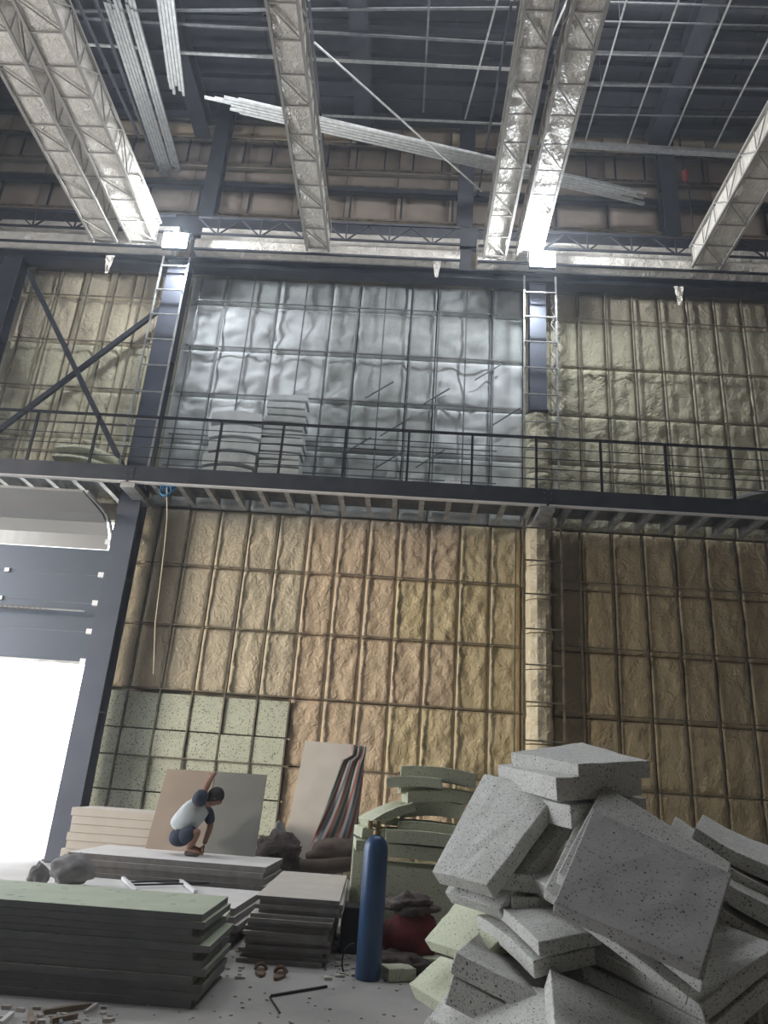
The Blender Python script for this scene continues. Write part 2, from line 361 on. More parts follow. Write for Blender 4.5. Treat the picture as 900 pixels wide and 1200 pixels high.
# ---------------------------------------------------------------- stud framing in front of the walls
def frame(xs, zs, z0, z1, y, label, lo=None, m='stud', x0=None, x1=None):
    t = thing('stud_frame', ((xs[0]+xs[-1])/2, y, z0), label, 'framing')
    for x in xs:
        dx = random.uniform(-.012,.012); MB().chan((x+dx,y,z0),(x-dx,y,z1), .030,.03, up=(0,1,0)).obj('stud', M[m], t)
    for z in zs:
        MB().chan((x0 if x0 is not None else xs[0]-.1,y-.03,z),(x1 if x1 is not None else xs[-1]+.1,y-.03,z+random.uniform(-.015,.015)), .026,.018).obj('rail', M[m], t)
    return t
frame([-5.26+S*k for k in range(6)], [.62,1.83,3.06,4.31,5.55], 0, 6.76, W-.11, 'thin steel stud grid on the lower wall beside the doorway')
frame([-5.26+S*k for k in range(6,12)]+[2.14], [.62,1.83,3.06,4.31,5.55], 0, 6.76, W-.11, 'thin steel stud grid on the lower wall left of the foam column', x1=2.2)
frame([3.44+S*k for k in range(10)], [.62,1.83,3.12,4.38,5.68], 0, 6.76, W-.11, 'thin steel stud grid on the shaded lower wall right of the foam column', x0=3.0)
frame([-9.3+.66*k for k in range(6)], [7.9,8.6,9.48,10.7,11.93], 7.1, 12.7, W-.13, 'thin steel stud grid on the upper wall behind the crossed braces')
frame([-5.28+S*k for k in range(12)], [7.7,8.44,9.48,10.7,11.93], 7.1, 12.7, W-.16, 'thin steel stud grid over the pale boards of the upper wall', m='zinc_dull')
frame([3.56+S*k for k in range(9)], [7.9,9.42,10.65,11.93], 7.1, 12.7, W-.13, 'thin steel stud grid on the upper wall right of the right ladder frame')
def ladder(x0, x1, y, z0, z1, step, label, m='zinc', first=.3):
    t = thing('ladder_frame', ((x0+x1)/2,y,z0), label, 'ladder')
    for x in (x0, x1): MB().chan((x,y,z0),(x,y,z1), .04,.03, up=(0,1,0)).obj('stile', M[m], t)
    z = z1-first
    while z > z0+.05:
        MB().chan((x0,y-.02,z),(x1,y-.02,z), .035,.02).obj('rung', M[m], t); z -= step
    return t
ladder(-6.02,-5.42,13.6,7.1,12.62,.65,'pale metal ladder frame in front of the left column under the lamp')
ladder(2.22,2.92,13.72,7.1,12.62,.65,'pale metal ladder frame on the upper wall under the right lamp', first=.47)
ladder(2.22,2.94,13.72,.1,6.75,.67,'dark metal ladder frame in front of the foam covered column','stud', first=.2)
# zig-zag lacing beside the right ladder
t = thing('lattice_strip', (3.0,14.1,9.3), 'narrow zig-zag lattice strip just right of the right upper ladder', 'lattice')
for k in range(8):
    z = 9.3+.38*k; MB().bar((2.86,14.05,z),(3.06,14.05,z+.38), .025).obj('lacing', M['lattice'], t); MB().bar((3.06,14.05,z),(2.86,14.05,z+.38), .025).obj('lacing', M['lattice'], t)
# crossed braces
for a, b, lab in (((-9.3,14.0,12.3),(-5.95,14.0,7.25),'dark angle brace falling to the right across the upper left wall'),
                  ((-9.9,14.08,7.25),(-5.95,14.08,11.65),'thick dark brace rising to the right across the upper left wall')):
    T(MB().chan(a, b, .11,.07,.015, up=(0,1,0)).obj('cross_brace', M['dark_steel']), lab, 'brace')
# small diagonal struts behind the middle rail
for k, (x, z) in enumerate([(-.9,9.9),(-.5,9.0),(-.6,8.2),(.35,9.8),(.3,8.3),(1.9,9.4),(-1.3,8.5),(1.5,10.5)]):
    T(MB().chan((x-.28,W-.21,z-.35),(x+.32,W-.21,z+.1), .03,.02).obj('strut', M['zinc_dull']), 'slanting strut on the pale upper boards, '+['left one of the upper pair left of centre','right-hand middle one left of centre','lower one left of centre','high one right of centre','low one right of centre','one close to the right ladder','lowest far left one','highest one near the ladder'][k], 'strut')

# ---------------------------------------------------------------- walkway
YE = 13.0
wk = thing('walkway', (0,YE,6.8), 'dark steel walkway crossing the wall with exposed joists underneath', 'walkway')
for (a, b) in ((-13.9,-5.55),(-5.5,2.52),(2.57,10.9)):
    MB().box((a,YE-.02,6.78),(b,YE,7.10)).box((a,YE,7.07),(b,YE+.12,7.10)).obj('edge_beam', M['dark_steel'], wk)
    MB().box((a,YE-.02,6.765),(b,YE+.10,6.785)).obj('bottom_flange', M['plaster_white'], wk)  # steel flange whitened to stand for light from the door below
    MB().box((a,YE,7.02),(b,14.3,7.06)).obj('deck_plate', M['zinc_dull'], wk)
    x = a+.42
    while x < b-.1:
        MB().box((x-.01,YE+.08,6.80),(x+.01,14.3,7.0)).box((x-.05,YE+.08,6.785),(x+.05,14.3,6.80)).obj('joist', M['joist'], wk); x += .525
for x in (-5.52,2.54):
    MB().box((x-.14,YE+.02,6.66),(x+.14,14.1,6.76)).obj('bracket', M['joist'], wk)
    MB().box((x-.1,YE-.03,6.80),(x+.1,YE-.02,7.08)).obj('splice_plate', M['dark_steel'], wk)
    for q in (-.06,.06):
        for z in (6.88,7.0): MB().tube([(x+q,YE-.045,z),(x+q,YE-.028,z)], .014, 6).obj('bolt', M['zinc_dull'], wk)
gr = thing('guardrail', (0,YE,7.1), 'black guardrail with posts and thin bars along the walkway edge', 'railing')
MB().bar((-13.9,YE+.04,8.20),(11,YE+.04,8.20), .05,.045).obj('top_rail', M['rail_steel'], gr)
for k in range(20):
    x = -12.6+1.245*k
    if x > 11: break
    MB().bar((x,YE+.04,7.1),(x,YE+.04,8.18), .045,.05, up=(0,1,0)).obj('post', M['rail_steel'], gr)
for z in (7.32,7.54,7.76,7.98): MB().bar((-13.9,YE+.05,z),(11,YE+.05,z), .014).obj('mid_bar', M['rail_steel'], gr)
# ---------------------------------------------------------------- wall-top beam
T(MB().box((-13.9,13.9,12.62),(11.9,14.2,12.66)).box((-13.9,14.04,12.66),(11.9,14.06,12.84)).box((-13.9,13.9,12.84),(11.9,14.2,12.87)).obj('wall_top_beam', M['dark_steel']), 'long dark beam along the top of the foam wall', 'beam')
for (z, h, y, lab) in ((14.55,.62,14.75,'deep dark beam behind and above the horizontal truss'),(16.45,.16,15.3,'slim dark beam crossing the far beige wall'),(19.12,.2,15.35,'dark eaves beam where the roof meets the far wall')):
    T(MB().box((-13.9,y,z-h/2),(11.9,y+.03,z+h/2)).box((-13.9,y,z-h/2),(11.9,y+.18,z-h/2+.02)).box((-13.9,y,z+h/2-.02),(11.9,y+.18,z+h/2)).obj('roof_beam', M['dark_steel']), lab, 'beam')
# rails and ticks on the far wall
g = thing('far_wall_grid', (0,15.4,15), 'dark grid of rails and short uprights on the far beige wall', 'framing')
for z in (18.15,17.25,16.65,15.55): MB().bar((-13.8,15.42,z),(11.9,15.42,z), .05).obj('rail', M['stud'], g)
x = -13
while x < 11.8:
    MB().bar((x,15.44,17.27),(x,15.44,18.13), .04).obj('upright', M['rail_steel'], g); x += .78
x = -13
while x < 11.8:
    MB().bar((x,15.44,15.57),(x,15.44,16.63), .05).obj('upright', M['rail_steel'], g); x += 1.36

# ---------------------------------------------------------------- film wrapped box trusses
def truss_y(xc, wd, y0, y1, z0, h, label, step=.62):
    t = thing('wrapped_truss', (xc, y1, z0), label, 'truss', None)
    # crinkled film sleeve
    n = int((y1-y0)/.14); mb = MB(); ring = []
    sec = []
    for (a, b) in ((-1,0),(-.6,0),(-.2,0),(.2,0),(.6,0),(1,0),(1,.33),(1,.66),(1,1),(-1,1),(-1,.66),(-1,.33)): sec.append((a*(wd/2-.03), .03+b*(h-.06)))
    for j in range(n+1):
        y = y0+(y1-y0)*j/n
        for (a, b) in sec:
            k = noise.noise(Vector((a*5+xc, y*3.1, b*5)))*.035
            ring.append((xc+a*(1-.0)+ (k*.4 if abs(a) > wd/2-.05 else 0), y, z0+b+(abs(k) if b < .05 else -abs(k) if b > h-.05 else 0)))
    q = len(sec); mb.add(ring, [(j*q+i, j*q+(i+1)%q, (j+1)*q+(i+1)%q, (j+1)*q+i) for j in range(n) for i in range(q)])
    mb.obj('film_wrap', M['film'], t)
    for (sx, z) in ((-1,0),(1,0),(-1,h),(1,h)):
        MB().bar((xc+sx*wd/2,y0,z0+z),(xc+sx*wd/2,y1,z0+z), .05).obj('chord', M['lattice'], t)
    y = y1-.1; k = 0
    while y-step > y0:
        MB().bar((xc-wd/2,y,z0-.01),(xc+wd/2,y,z0-.01), .022).obj('batten', M['lattice'], t)
        s = 1 if k % 2 else -1
        if k % 2 == 0: MB().bar((xc-s*wd/2,y,z0-.01),(xc+s*wd/2,y-step,z0-.01), .02).obj('lacing', M['lattice'], t)
        for sx in (-1, 1):
            za, zb = (z0, z0+h) if k % 2 else (z0+h, z0)
            MB().bar((xc+sx*(wd/2+.01),y,za),(xc+sx*(wd/2+.01),y-step,zb), .022).obj('side_lacing', M['lattice'], t)
            MB().bar((xc+sx*(wd/2+.01),y,z0),(xc+sx*(wd/2+.01),y,z0+h), .018).obj('side_post', M['lattice'], t)
        y -= step; k += 1
    return t
ZT = 12.95
truss_y(-7.45,.55,6.2,13.6,ZT,.6,'film-wrapped box truss, leftmost of the two running to the left lamp')
truss_y(-6.55,.60,6.2,13.6,ZT,.6,'film-wrapped box truss just right of the leftmost one, ending beside the left lamp')
truss_y(-2.50,.50,6.0,13.6,ZT,.55,'film-wrapped box truss standing alone left of the picture centre')
truss_y(1.52,.48,6.0,13.6,ZT,.55,'film-wrapped box truss, left one of the pair ending by the right lamp')
truss_y(2.27,.50,6.0,13.6,ZT,.55,'film-wrapped box truss, right one of the pair ending at the right lamp')
truss_y(6.25,.62,6.0,13.6,ZT,.55,'film-wrapped box truss at the right edge of the picture')
def truss_x(x0, x1, y, z0, label):
    t = thing('horizontal_truss', ((x0+x1)/2, y, z0), label, 'truss')
    mb = MB(); n = int((x1-x0)/.15); vs = []
    prof = [(0,.02),(0,.14),(.0,.28),(.05,.36),(.3,.36),(.3,.9),(.42,.9),(.42,.02)]
    for i in range(n+1):
        x = x0+(x1-x0)*i/n
        for (a, b) in prof:
            k = noise.noise(Vector((x*3, a*9, b*7)))*.04; vs.append((x, y+a+(k if a < .4 else 0), z0+b+k*.5))
    q = len(prof); mb.add(vs, [(i*q+j, i*q+(j+1)%q, (i+1)*q+(j+1)%q, (i+1)*q+j) for i in range(n) for j in range(q)])
    mb.obj('film_wrap', M['film'], t)
    for z in (z0, z0+.44, z0+.92): MB().bar((x0,y-.03,z),(x1,y-.03,z), .045).obj('chord', M['dark_steel'], t)
    x = x0; k = 0
    while x+.5 < x1:
        za, zb = (z0+.44, z0+.9) if k % 2 else (z0+.9, z0+.44)
        MB().bar((x,y-.01,za),(x+.5,y-.01,zb), .03).obj('lacing', M['dark_steel'], t)
        if k % 2: MB().bar((x,y-.02,z0+.44),(x,y-.02,z0+.9), .03).obj('post', M['dark_steel'], t)
        x += .5; k += 1
    return t
TX = [truss_x(-13.8,-5.95,13.68,12.90,'film-wrapped horizontal truss along the wall top left of the left lamp'),
truss_x(-5.4,.75,13.68,12.90,'film-wrapped horizontal truss along the wall top between the two lamps'),
truss_x(1.15,11.8,13.68,12.90,'film-wrapped horizontal truss along the wall top right of the pair of trusses')]
# torn film hanging
for ti, (px, py, lab) in enumerate(((125,308,'small torn scrap of film hanging under the left trusses'),(512,312,'torn strip of film hanging from the middle horizontal truss'),(798,345,'torn clear film scrap hanging from the right horizontal truss'))):
    p = P(px, py, 13.6); mb = MB(); vs = []
    for j in range(7):
        for i in range(4): vs.append((p.x+(i-1.5)*.07*(1-j*.11)+noise.noise(Vector((i,j,px)))*.05, p.y+.09+noise.noise(Vector((i*2.1,j*1.3,px)))*.05, p.z+.28-j*.085))
    f_ = [(j*4+i, j*4+i+1, j*4+i+5, j*4+i+4) for j in range(6) for i in range(3)]
    o = mb.add(vs, f_).obj('torn_film', M['film'], TX[ti]); o['label'] = lab; s_ = o.modifiers.new('solid','SOLIDIFY'); s_.thickness = .006

# ---------------------------------------------------------------- lamps
def flood(px, py, Y, label, power, tgt):
    p = P(px, py, Y); t = thing('floodlight', p, label, 'lamp')
    MB().box((p.x-.29,p.y+.03,p.z-.21),(p.x+.29,p.y+.12,p.z+.21)).obj('housing', M['dark_steel'], t, bevel=.01)
    MB().box((p.x-.27,p.y+.0,p.z-.19),(p.x+.27,p.y+.028,p.z+.19)).obj('lens', M['lamp'], t)
    MB().bar((p.x-.31,p.y+.08,p.z),(p.x-.31,p.y+.08,p.z+.26), .02).bar((p.x+.31,p.y+.08,p.z),(p.x+.31,p.y+.08,p.z+.26), .02).bar((p.x-.31,p.y+.08,p.z+.26),(p.x+.31,p.y+.08,p.z+.26), .02).obj('yoke', M['zinc_dull'], t)
    MB().bar((p.x,p.y+.08,p.z+.27),(p.x,13.66,p.z+.27), .05,.02).obj('arm', M['dark_steel'], t)
    for k in range(6):
        MB().box((p.x-.2+.075*k,p.y+.12,p.z-.14),(p.x-.19+.075*k,p.y+.16,p.z+.14)).obj('cooling_fin', M['dark_steel'], t)
    ld = bpy.data.lights.new('lamp_glow', 'POINT'); lo = bpy.data.objects.new('lamp_glow', ld); C.objects.link(lo); lo.parent = t
    lo.location = (0,-.14,-.02); ld.energy = power; ld.color = (.86,.93,1); ld.shadow_soft_size = .12
flood(205,281,13.25,'left bright white floodlight glaring at the wall top above the left ladder', 420, None)
flood(636,303,13.2,'right bright white floodlight glaring at the wall top above the right ladder', 420, None)

# ---------------------------------------------------------------- roof-level grid, purlins, bundles
pr = thing('roof_frame', (0,13,18.6), 'dark roof purlins and rafters under the roof deck', 'framing')
for px_ in (0,38,70,100,140): 
    y = F(450,px_,18.6).y; MB().chan((-13.9,y,18.6),(11.9,y,18.6), .12,.16,.015).obj('purlin', M['dark_steel'], pr)
for x in (-11.0,-6.35,-1.9,5.9):
    MB().box((x-.22,9.3,18.0),(x+.22,15.3,18.03)).box((x-.015,9.3,18.03),(x+.015,15.3,18.5)).box((x-.22,9.3,18.5),(x+.22,15.3,18.53)).obj('rafter', M['dark_steel'], pr)
def lay(a, b, z, w_=.05, m='zinc', name='ceiling_channel', label='', group=None, z2=None, h=.03):
    p, q = F(*a, z), F(*b, z2 or z)
    return T(MB().chan(p, q, w_, h).obj(name, M[m]), label, 'channel', group)
lay((210,62),(605,82),17.6,.07,'zinc',label='long pale channel crossing behind the lone middle truss, lowest of the upper left three')
lay((0,14),(605,10),18.0,.06,'zinc_dull',label='thin channel across the top edge of the picture over the middle truss')
lay((100,22),(605,52),17.9,.06,'zinc_dull',label='dull grey channel crossing over the two pale left bundles')
lay((60,50),(172,57),17.6,.07,'zinc',label='short pale channel between the left trusses and the left bundles')
lay((365,135),(590,146),17.5,.05,'zinc',label='pale channel above the slanting bundle, just under the dark roof edge')
lay((503,0),(496,132),17.7,.05,'zinc_dull',label='upright-looking thin channel running back between the middle trusses')
lay((368,50),(565,225),16.2,.035,'zinc',label='slender diagonal rod crossing the slanting bundle behind the middle truss', z2=15.6)
for (a, b, lab) in (((90,0),(163,160),'dark pipe-like runner left of the left pale bundle'),((112,0),(185,200),'dark runner touching the left pale bundle'),((362,0),(385,228),'dark runner just right of the lone middle truss'),((600,0),(560,228),'dark runner just left of the paired trusses')):
    p, q = F(*a, 16.4), F(*b, 16.4); T(MB().bar(p, q, .05,.07).obj('runner', M['dark_steel']), lab, 'runner')
for (a, b, lab) in (((665,0),(600,150),'pale runner between the paired trusses'),((583,0),(545,140),'thin pale runner left of the paired trusses')):
    p, q = F(*a, 17.2), F(*b, 17.2); T(MB().chan(p, q, .04,.03).obj('runner', M['zinc']), lab, 'runner')
cg = thing('ceiling_grid', (6,12.7,17.5), 'pale suspended ceiling grid of channels at the upper right', 'ceiling grid')
for x in (3.9,4.98,6.05,7.2,8.3,9.4): MB().chan((x,10,17.5),(x,14.5,17.5), .035,.03).obj('main_channel', M['zinc'], cg)
for (y, yy) in ((10.9,10.9),(11.33,11.25),(12.1,12.0),(12.9,12.7),(13.7,13.5)): MB().chan((2.7,y,17.54),(11.5,yy,17.54), .03,.025).obj('cross_channel', M['zinc_dull'], cg)
for x in (3.9,6.05,8.3):
    for y in (11.3,12.9): MB().bar((x,y,17.55),(x,y,18.6), .012).obj('hanger_rod', M['zinc_dull'], cg)
for y in (11.0,12.5,13.3): MB().chan((2.7,y,18.1),(11.5,y-.1,18.1), .08,.06).obj('carrier', M['zinc_dull'], cg)
T(MB().chan((2.2,14.55,17.5),(9.6,14.75,17.5), .16,.1,.02).obj('edge_channel', M['zinc']), 'thick pale edge channel closing the ceiling grid beside the far wall', 'channel')
def bundle(a, b, z, n, rows, sp, label, z2=None, name='channel_bundle', lj=.25):
    p, q = F(*a, z), F(*b, z2 or z); d = (q-p).normalized(); s = d.cross(Vector((0,0,1))).normalized()
    t = thing(name, (p+q)/2, label, 'channel bundle')
    for i in range(n):
        for j in range(rows):
            off = s*(i-(n-1)/2)*sp+Vector((0,0,j*.04)); l = random.uniform(-lj,lj)
            MB().chan(p+off+d*l, q+off+d*random.uniform(-lj,lj)*.7, sp*.85,.03,.005).obj('channel', M['zinc'], t)
bundle((130,0),(194,203),16.9,5,2,.075,'bundle of pale channels, leftmost of the three lying toward the lamp')
bundle((151,0),(207,200),16.9,3,2,.075,'narrow bundle of pale channels, middle one of the three at upper left')
bundle((191,-20),(207,105),16.9,5,2,.075,'short bundle of pale channels ending high, right one of the three at upper left')
bundle((275,124),(742,231),16.1,5,2,.08,'long slanting bundle of pale channels crossing behind the trusses', lj=.7)
T(MB().bar(P(0,35,14.9)+Vector((3,0,0)), P(2,30,14.9)+Vector((3.2,0,0)), .02).obj('runner', M['dark_steel']), 'tiny dark stub beside the far left truss', 'runner') if False else None
hz = P(803,206,14.9)
t = thing('chain_hoist', hz, 'small red chain hoist hanging before the far wall at upper right', 'hoist')
MB().tube([hz+Vector((0,0,.22)),hz+Vector((0,0,.12)),hz,hz-Vector((0,0,.12)),hz-Vector((0,0,.2))],[.03,.08,.10,.08,.03],10).obj('hoist_body', M['red'], t, smooth=True)
MB().tube([hz+Vector((-.05,0,.2)),hz+Vector((-.05,0,4.0))],.02,5).obj('chain', M['rail_steel'], t); MB().tube([hz+Vector((.06,0,-.1)),hz+Vector((.06,0,-1.7))],.02,5).obj('chain', M['rail_steel'], t)

# ---------------------------------------------------------------- loose foam sheets lying on the walkway
def bent(corners_or, sx, sy_, th, loc, rot, m, name, label, cat, group=None, bend=.0, seed=0, ups=None):
    nx = 8; ny = 6; mb = MB(); top = []; bot = []
    R = rot if isinstance(rot, Matrix) else (Matrix.Rotation(rot[2],3,'Z') @ Matrix.Rotation(rot[1],3,'Y') @ Matrix.Rotation(rot[0],3,'X'))
    for j in range(ny+1):
        for i in range(nx+1):
            u = i/nx-.5; v = j/ny-.5
            if corners_or:
                L_, F_, R_, B_ = corners_or; s, t_ = i/nx, j/ny
                p = L_*(1-s)*(1-t_)+F_*s*(1-t_)+R_*s*t_+B_*(1-s)*t_; n = ups
            else:
                p = Vector((u*sx, v*sy_, 0)); n = Vector((0,0,1))
            bz = bend*(1-4*u*u)+.006*noise.noise(Vector((u*5+seed, v*5, seed*1.3)))
            e = .004*noise.noise(Vector((u*20+seed, v*20, seed)))
            p = p+n*(bz)
            a = p+n*e; b = p-n*th
            if not corners_or: a = R@a+Vector(loc); b = R@b+Vector(loc)
            top.append(a); bot.append(b)
    N1 = nx+1; k = N1*(ny+1)
    fs = [(j*N1+i, j*N1+i+1, (j+1)*N1+i+1, (j+1)*N1+i) for j in range(ny) for i in range(nx)]
    fs += [(k+j*N1+i, k+(j+1)*N1+i, k+(j+1)*N1+i+1, k+j*N1+i+1) for j in range(ny) for i in range(nx)]
    rim = [i for i in range(N1)]+[j*N1+nx for j in range(1,ny+1)]+[ny*N1+i for i in range(nx-1,-1,-1)]+[j*N1 for j in range(ny-1,0,-1)]
    fs += [(rim[q], k+rim[q], k+rim[(q+1)%len(rim)], rim[(q+1)%len(rim)]) for q in range(len(rim))]
    mb.add(top+bot, fs)
    o = mb.obj(name, M[m], None, bevel=.007); T(o, label, cat, group); return o
def wlk(px, py, Y, sx, th, rz, ry, m, label, bend=.05, zf=None):
    p = P(px, py, Y); return bent(None, sx, .6, th, (p.x,p.y,zf or 7.075+th+abs(math.sin(ry))*sx/2), (0,ry,rz), m, 'foam_sheet', label, 'foam sheet', bend=bend, seed=px)
wlk(112,515,13.6,1.3,.05,.1,.12,'speck_green','curved greenish foam sheet heaped on the walkway at far left, topmost of three',.14,7.47)
wlk(105,527,13.6,1.2,.05,.2,.1,'speck_green','curved greenish foam sheet on the walkway at far left, middle of three',.10,7.28)
wlk(98,540,13.6,1.2,.06,-.1,.0,'speck_green','greenish foam sheet flat on the walkway at far left, lowest of three',.03,7.13)
def wpile(px0, px1, ytop, n, m, lab, seed, bend):
    a, b = P(px0, ytop, 13.65), P(px1, ytop, 13.65); h = (a.z-7.06)/n; rnd = random.Random(seed)
    for k in range(n):
        z = 7.06+h*(k+1)-(bend+.01 if k < n-1 else bend)
        bent(None, (b.x-a.x)*rnd.uniform(.92,1.0), .5, h*.8-.01, ((a.x+b.x)/2+rnd.uniform(-.04,.04), 13.58, z), (0,rnd.uniform(-.03,.03),0), m if k > n-3 else 'board_grey', 'foam_sheet',
             lab+(', topmost' if k == n-1 else ', lowest' if k == 0 else ', '+ORD[n-1-k]+' from the top'), 'foam sheet', 'sheets piled on the walkway', bend=bend, seed=seed+k)
ORD = ['topmost','second','third','fourth','fifth','sixth','seventh','eighth','ninth','tenth','eleventh','twelfth','thirteenth','fourteenth','fifteenth','sixteenth','seventeenth','eighteenth','nineteenth','twentieth']
wpile(252,313,488,5,'board_pale','bulging pale sheet piled right of the left column',31,.07)
wpile(316,364,470,12,'board_pale','thin sheet in the tall walkway pile left of centre',47,.01)
wlk(225,544,13.7,1.1,.06,.1,.06,'board_grey','grey foam sheet slumped on the walkway right of the left column',.08)
wlk(690,548,13.6,.9,.05,.0,-.1,'board_grey','grey sheet lying on the walkway just right of the right ladder',.05)
wlk(870,548,13.7,1.8,.08,.1,-.3,'board_pale','pale sheet sloping on the walkway at far right',.05)
p = P(531,557,13.5); T(MB().box((p.x-.16,p.y,7.07),(p.x+.16,p.y+.1,7.38)).obj('white_box', M['white'], bevel=.01), 'small white box standing on the walkway right of centre', 'box')
# blue rope coil with cord
p = P(192,594,13.1); p.z = 6.68; mb = MB()
for k in range(4): mb.tube([p+Vector((.11*math.cos(a*.52)+.02*k-.03, .02*k, .12*math.sin(a*.52+.3*k))) for a in range(13)], .012, 5)
T(mb.obj('rope_coil', M['rope_blue']), 'small blue rope coil hanging under the walkway by the left column', 'rope')
T(MB().tube([p+Vector((-.02,.03,.06)),P(196,606,13.2),P(193,640,13.5),P(187,690,13.6),P(182,730,13.7),P(180,790,13.8)], .012, 5).obj('hanging_cord', M['cord']), 'thin pale cord hanging below the blue rope coil', 'cord')

# ================================================================ STACKS OF BOARDS
ORD = ['topmost','second','third','fourth','fifth','sixth','seventh','eighth','ninth','tenth','eleventh','twelfth','thirteenth','fourteenth','fifteenth','sixteenth','seventeenth','eighteenth','nineteenth','twentieth']
def stack(n, x0, x1, y0, y1, ztop, zbot, mtop, medge, kind, where, group, jx=.03, jy=.02, seed=1, name='plasterboard_sheet', cat='board', rot=0, ragged=None, tops=None):
    rnd = random.Random(seed); th = (ztop-zbot)/n; cx, cyy = (x0+x1)/2, (y0+y1)/2
    for k in range(n):
        z1 = ztop-th*k; z0 = z1-th
        dx = rnd.uniform(-jx,jx); dy = rnd.uniform(-jy,jy); a = rot+rnd.uniform(-.01,.01)
        if k == 0: dx = dy = 0; a = rot
        if ragged: dx += ragged[k % len(ragged)]
        hx = (x1-x0)/2; hy = (y1-y0)/2
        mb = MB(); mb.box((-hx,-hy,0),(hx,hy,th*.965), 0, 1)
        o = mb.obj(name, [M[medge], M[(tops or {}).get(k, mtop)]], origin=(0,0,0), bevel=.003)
        o.location = (cx+dx, cyy+dy, z0); o.rotation_euler = (0,0,a)
        pos = ORD[k] if k == 0 else ORD[k]+' from the top'
        if k == n-1: pos = 'lowest, on the floor,'
        T(o, f'{kind}, {pos} of {where}', cat, group)
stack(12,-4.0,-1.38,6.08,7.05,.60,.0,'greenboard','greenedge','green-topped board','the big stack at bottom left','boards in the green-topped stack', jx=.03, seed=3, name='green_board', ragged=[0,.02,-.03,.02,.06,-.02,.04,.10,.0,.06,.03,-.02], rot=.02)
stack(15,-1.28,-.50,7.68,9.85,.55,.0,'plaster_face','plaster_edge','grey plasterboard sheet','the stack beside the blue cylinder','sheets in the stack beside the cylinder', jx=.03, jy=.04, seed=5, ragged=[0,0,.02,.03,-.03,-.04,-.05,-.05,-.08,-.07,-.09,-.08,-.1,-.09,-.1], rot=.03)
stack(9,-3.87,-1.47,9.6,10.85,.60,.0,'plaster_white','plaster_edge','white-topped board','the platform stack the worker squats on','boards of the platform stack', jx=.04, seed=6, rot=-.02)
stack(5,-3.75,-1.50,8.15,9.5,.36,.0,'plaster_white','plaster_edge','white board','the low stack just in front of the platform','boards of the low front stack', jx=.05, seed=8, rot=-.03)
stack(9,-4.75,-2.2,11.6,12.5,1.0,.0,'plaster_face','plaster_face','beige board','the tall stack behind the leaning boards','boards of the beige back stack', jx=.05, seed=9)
stack(6,-3.0,-1.55,7.25,7.95,.36,.0,'greenboard','plaster_face','broken board','the heap between the green and grey stacks','offcuts between the stacks', jx=.12, jy=.06, seed=12, name='board_offcut', rot=.1, ragged=[.05,-.1,.1,0,.12,-.05])
def lean(pts, Yb, Yt, th, m, name, label, cat='board', me=None):
    BL, TL, TR, BR = P(*pts[0],Yb), P(*pts[1],Yt), P(*pts[2],Yt), P(*pts[3],Yb)
    n = (BR-BL).cross(TL-BL).normalized()
    if n.y > 0: n = -n
    mb = MB(); f = [BL,BR,TR,TL]; mb.add(f+[p-n*th for p in f], [(0,1,2,3)],0); mb.f += [(7,6,5,4),(1,0,4,5),(2,1,5,6),(3,2,6,7),(0,3,7,4)]; mb.mi += [1]*5
    return T(mb.obj(name, [M[m], M[me or m]]), label, cat)
lean([(169,998),(196,901),(252,904),(236,1003)],10.72,10.98,.025,'brownboard','leaning_board','brown leaning board held upright behind the worker')
lean([(237,1003),(253,904),(313,908),(298,1006)],10.72,10.98,.025,'greyboard','leaning_board','dark grey leaning board right of the worker')
lean([(321,1046),(358,868),(430,874),(395,1052)],12.2,12.75,.03,'plaster_face','leaning_board','tall pinkish board leaning on the wall under the striped cloth')
# striped cloth over the tall board
mb = MB(); nu, nv = 14, 22; vs = []; uvs = []
for j in range(nv+1):
    v = j/nv
    xl = 405+(358-405)*min(1,(v*1.02)**1.2) if v > .12 else 412
    yl = 872+v*136
    xr = 429-v*14; 
    for i in range(nu+1):
        u = i/nu; px = xl+(xr-xl)*u; py = yl+u*3
        Y = 12.70-(.50*v)-.06-.09*abs(math.sin(u*8+v*4+.8*math.sin(v*7)))-.05*v
        vs.append(P(px,py,Y)); uvs.append((u*(1-.0)+v*.35, v))
mb.add(vs, [(j*(nu+1)+i, (j+1)*(nu+1)+i, (j+1)*(nu+1)+i+1, j*(nu+1)+i+1) for j in range(nv) for i in range(nu)])
o = mb.obj('striped_cloth', M['cloth'], smooth=True); T(o, 'red, green and white striped plastic cloth draped over the tall leaning board', 'cloth')
ul = o.data.uv_layers.new(name='UVMap')
for lp in o.data.loops: ul.data[lp.index].uv = uvs[lp.vertex_index]
s_ = o.modifiers.new('solid','SOLIDIFY'); s_.thickness = .008

def blob(c, r, m, name, label, cat, seed=0, amp=.25, n=14):
    mb = MB(); vs = []; 
    for j in range(n+1):
        th = math.pi*j/n
        for i in range(n*2):
            ph = math.pi*i/n; d = Vector((math.sin(th)*math.cos(ph), math.sin(th)*math.sin(ph), math.cos(th)))
            k = 1+amp*noise.noise(d*2.2+Vector((seed,0,0)))+amp*.5*noise.noise(d*5+Vector((seed,3,0)))
            z = c[2]+d.z*r[2]*k
            vs.append((c[0]+d.x*r[0]*k, c[1]+d.y*r[1]*k, max(z, c[2]-r[2]*.85)))
    q = n*2; mb.add(vs, [(j*q+i, j*q+(i+1)%q, (j+1)*q+(i+1)%q, (j+1)*q+i)[::-1] for j in range(n) for i in range(q)])
    return T(mb.obj(name, M[m], smooth=True), label, cat)
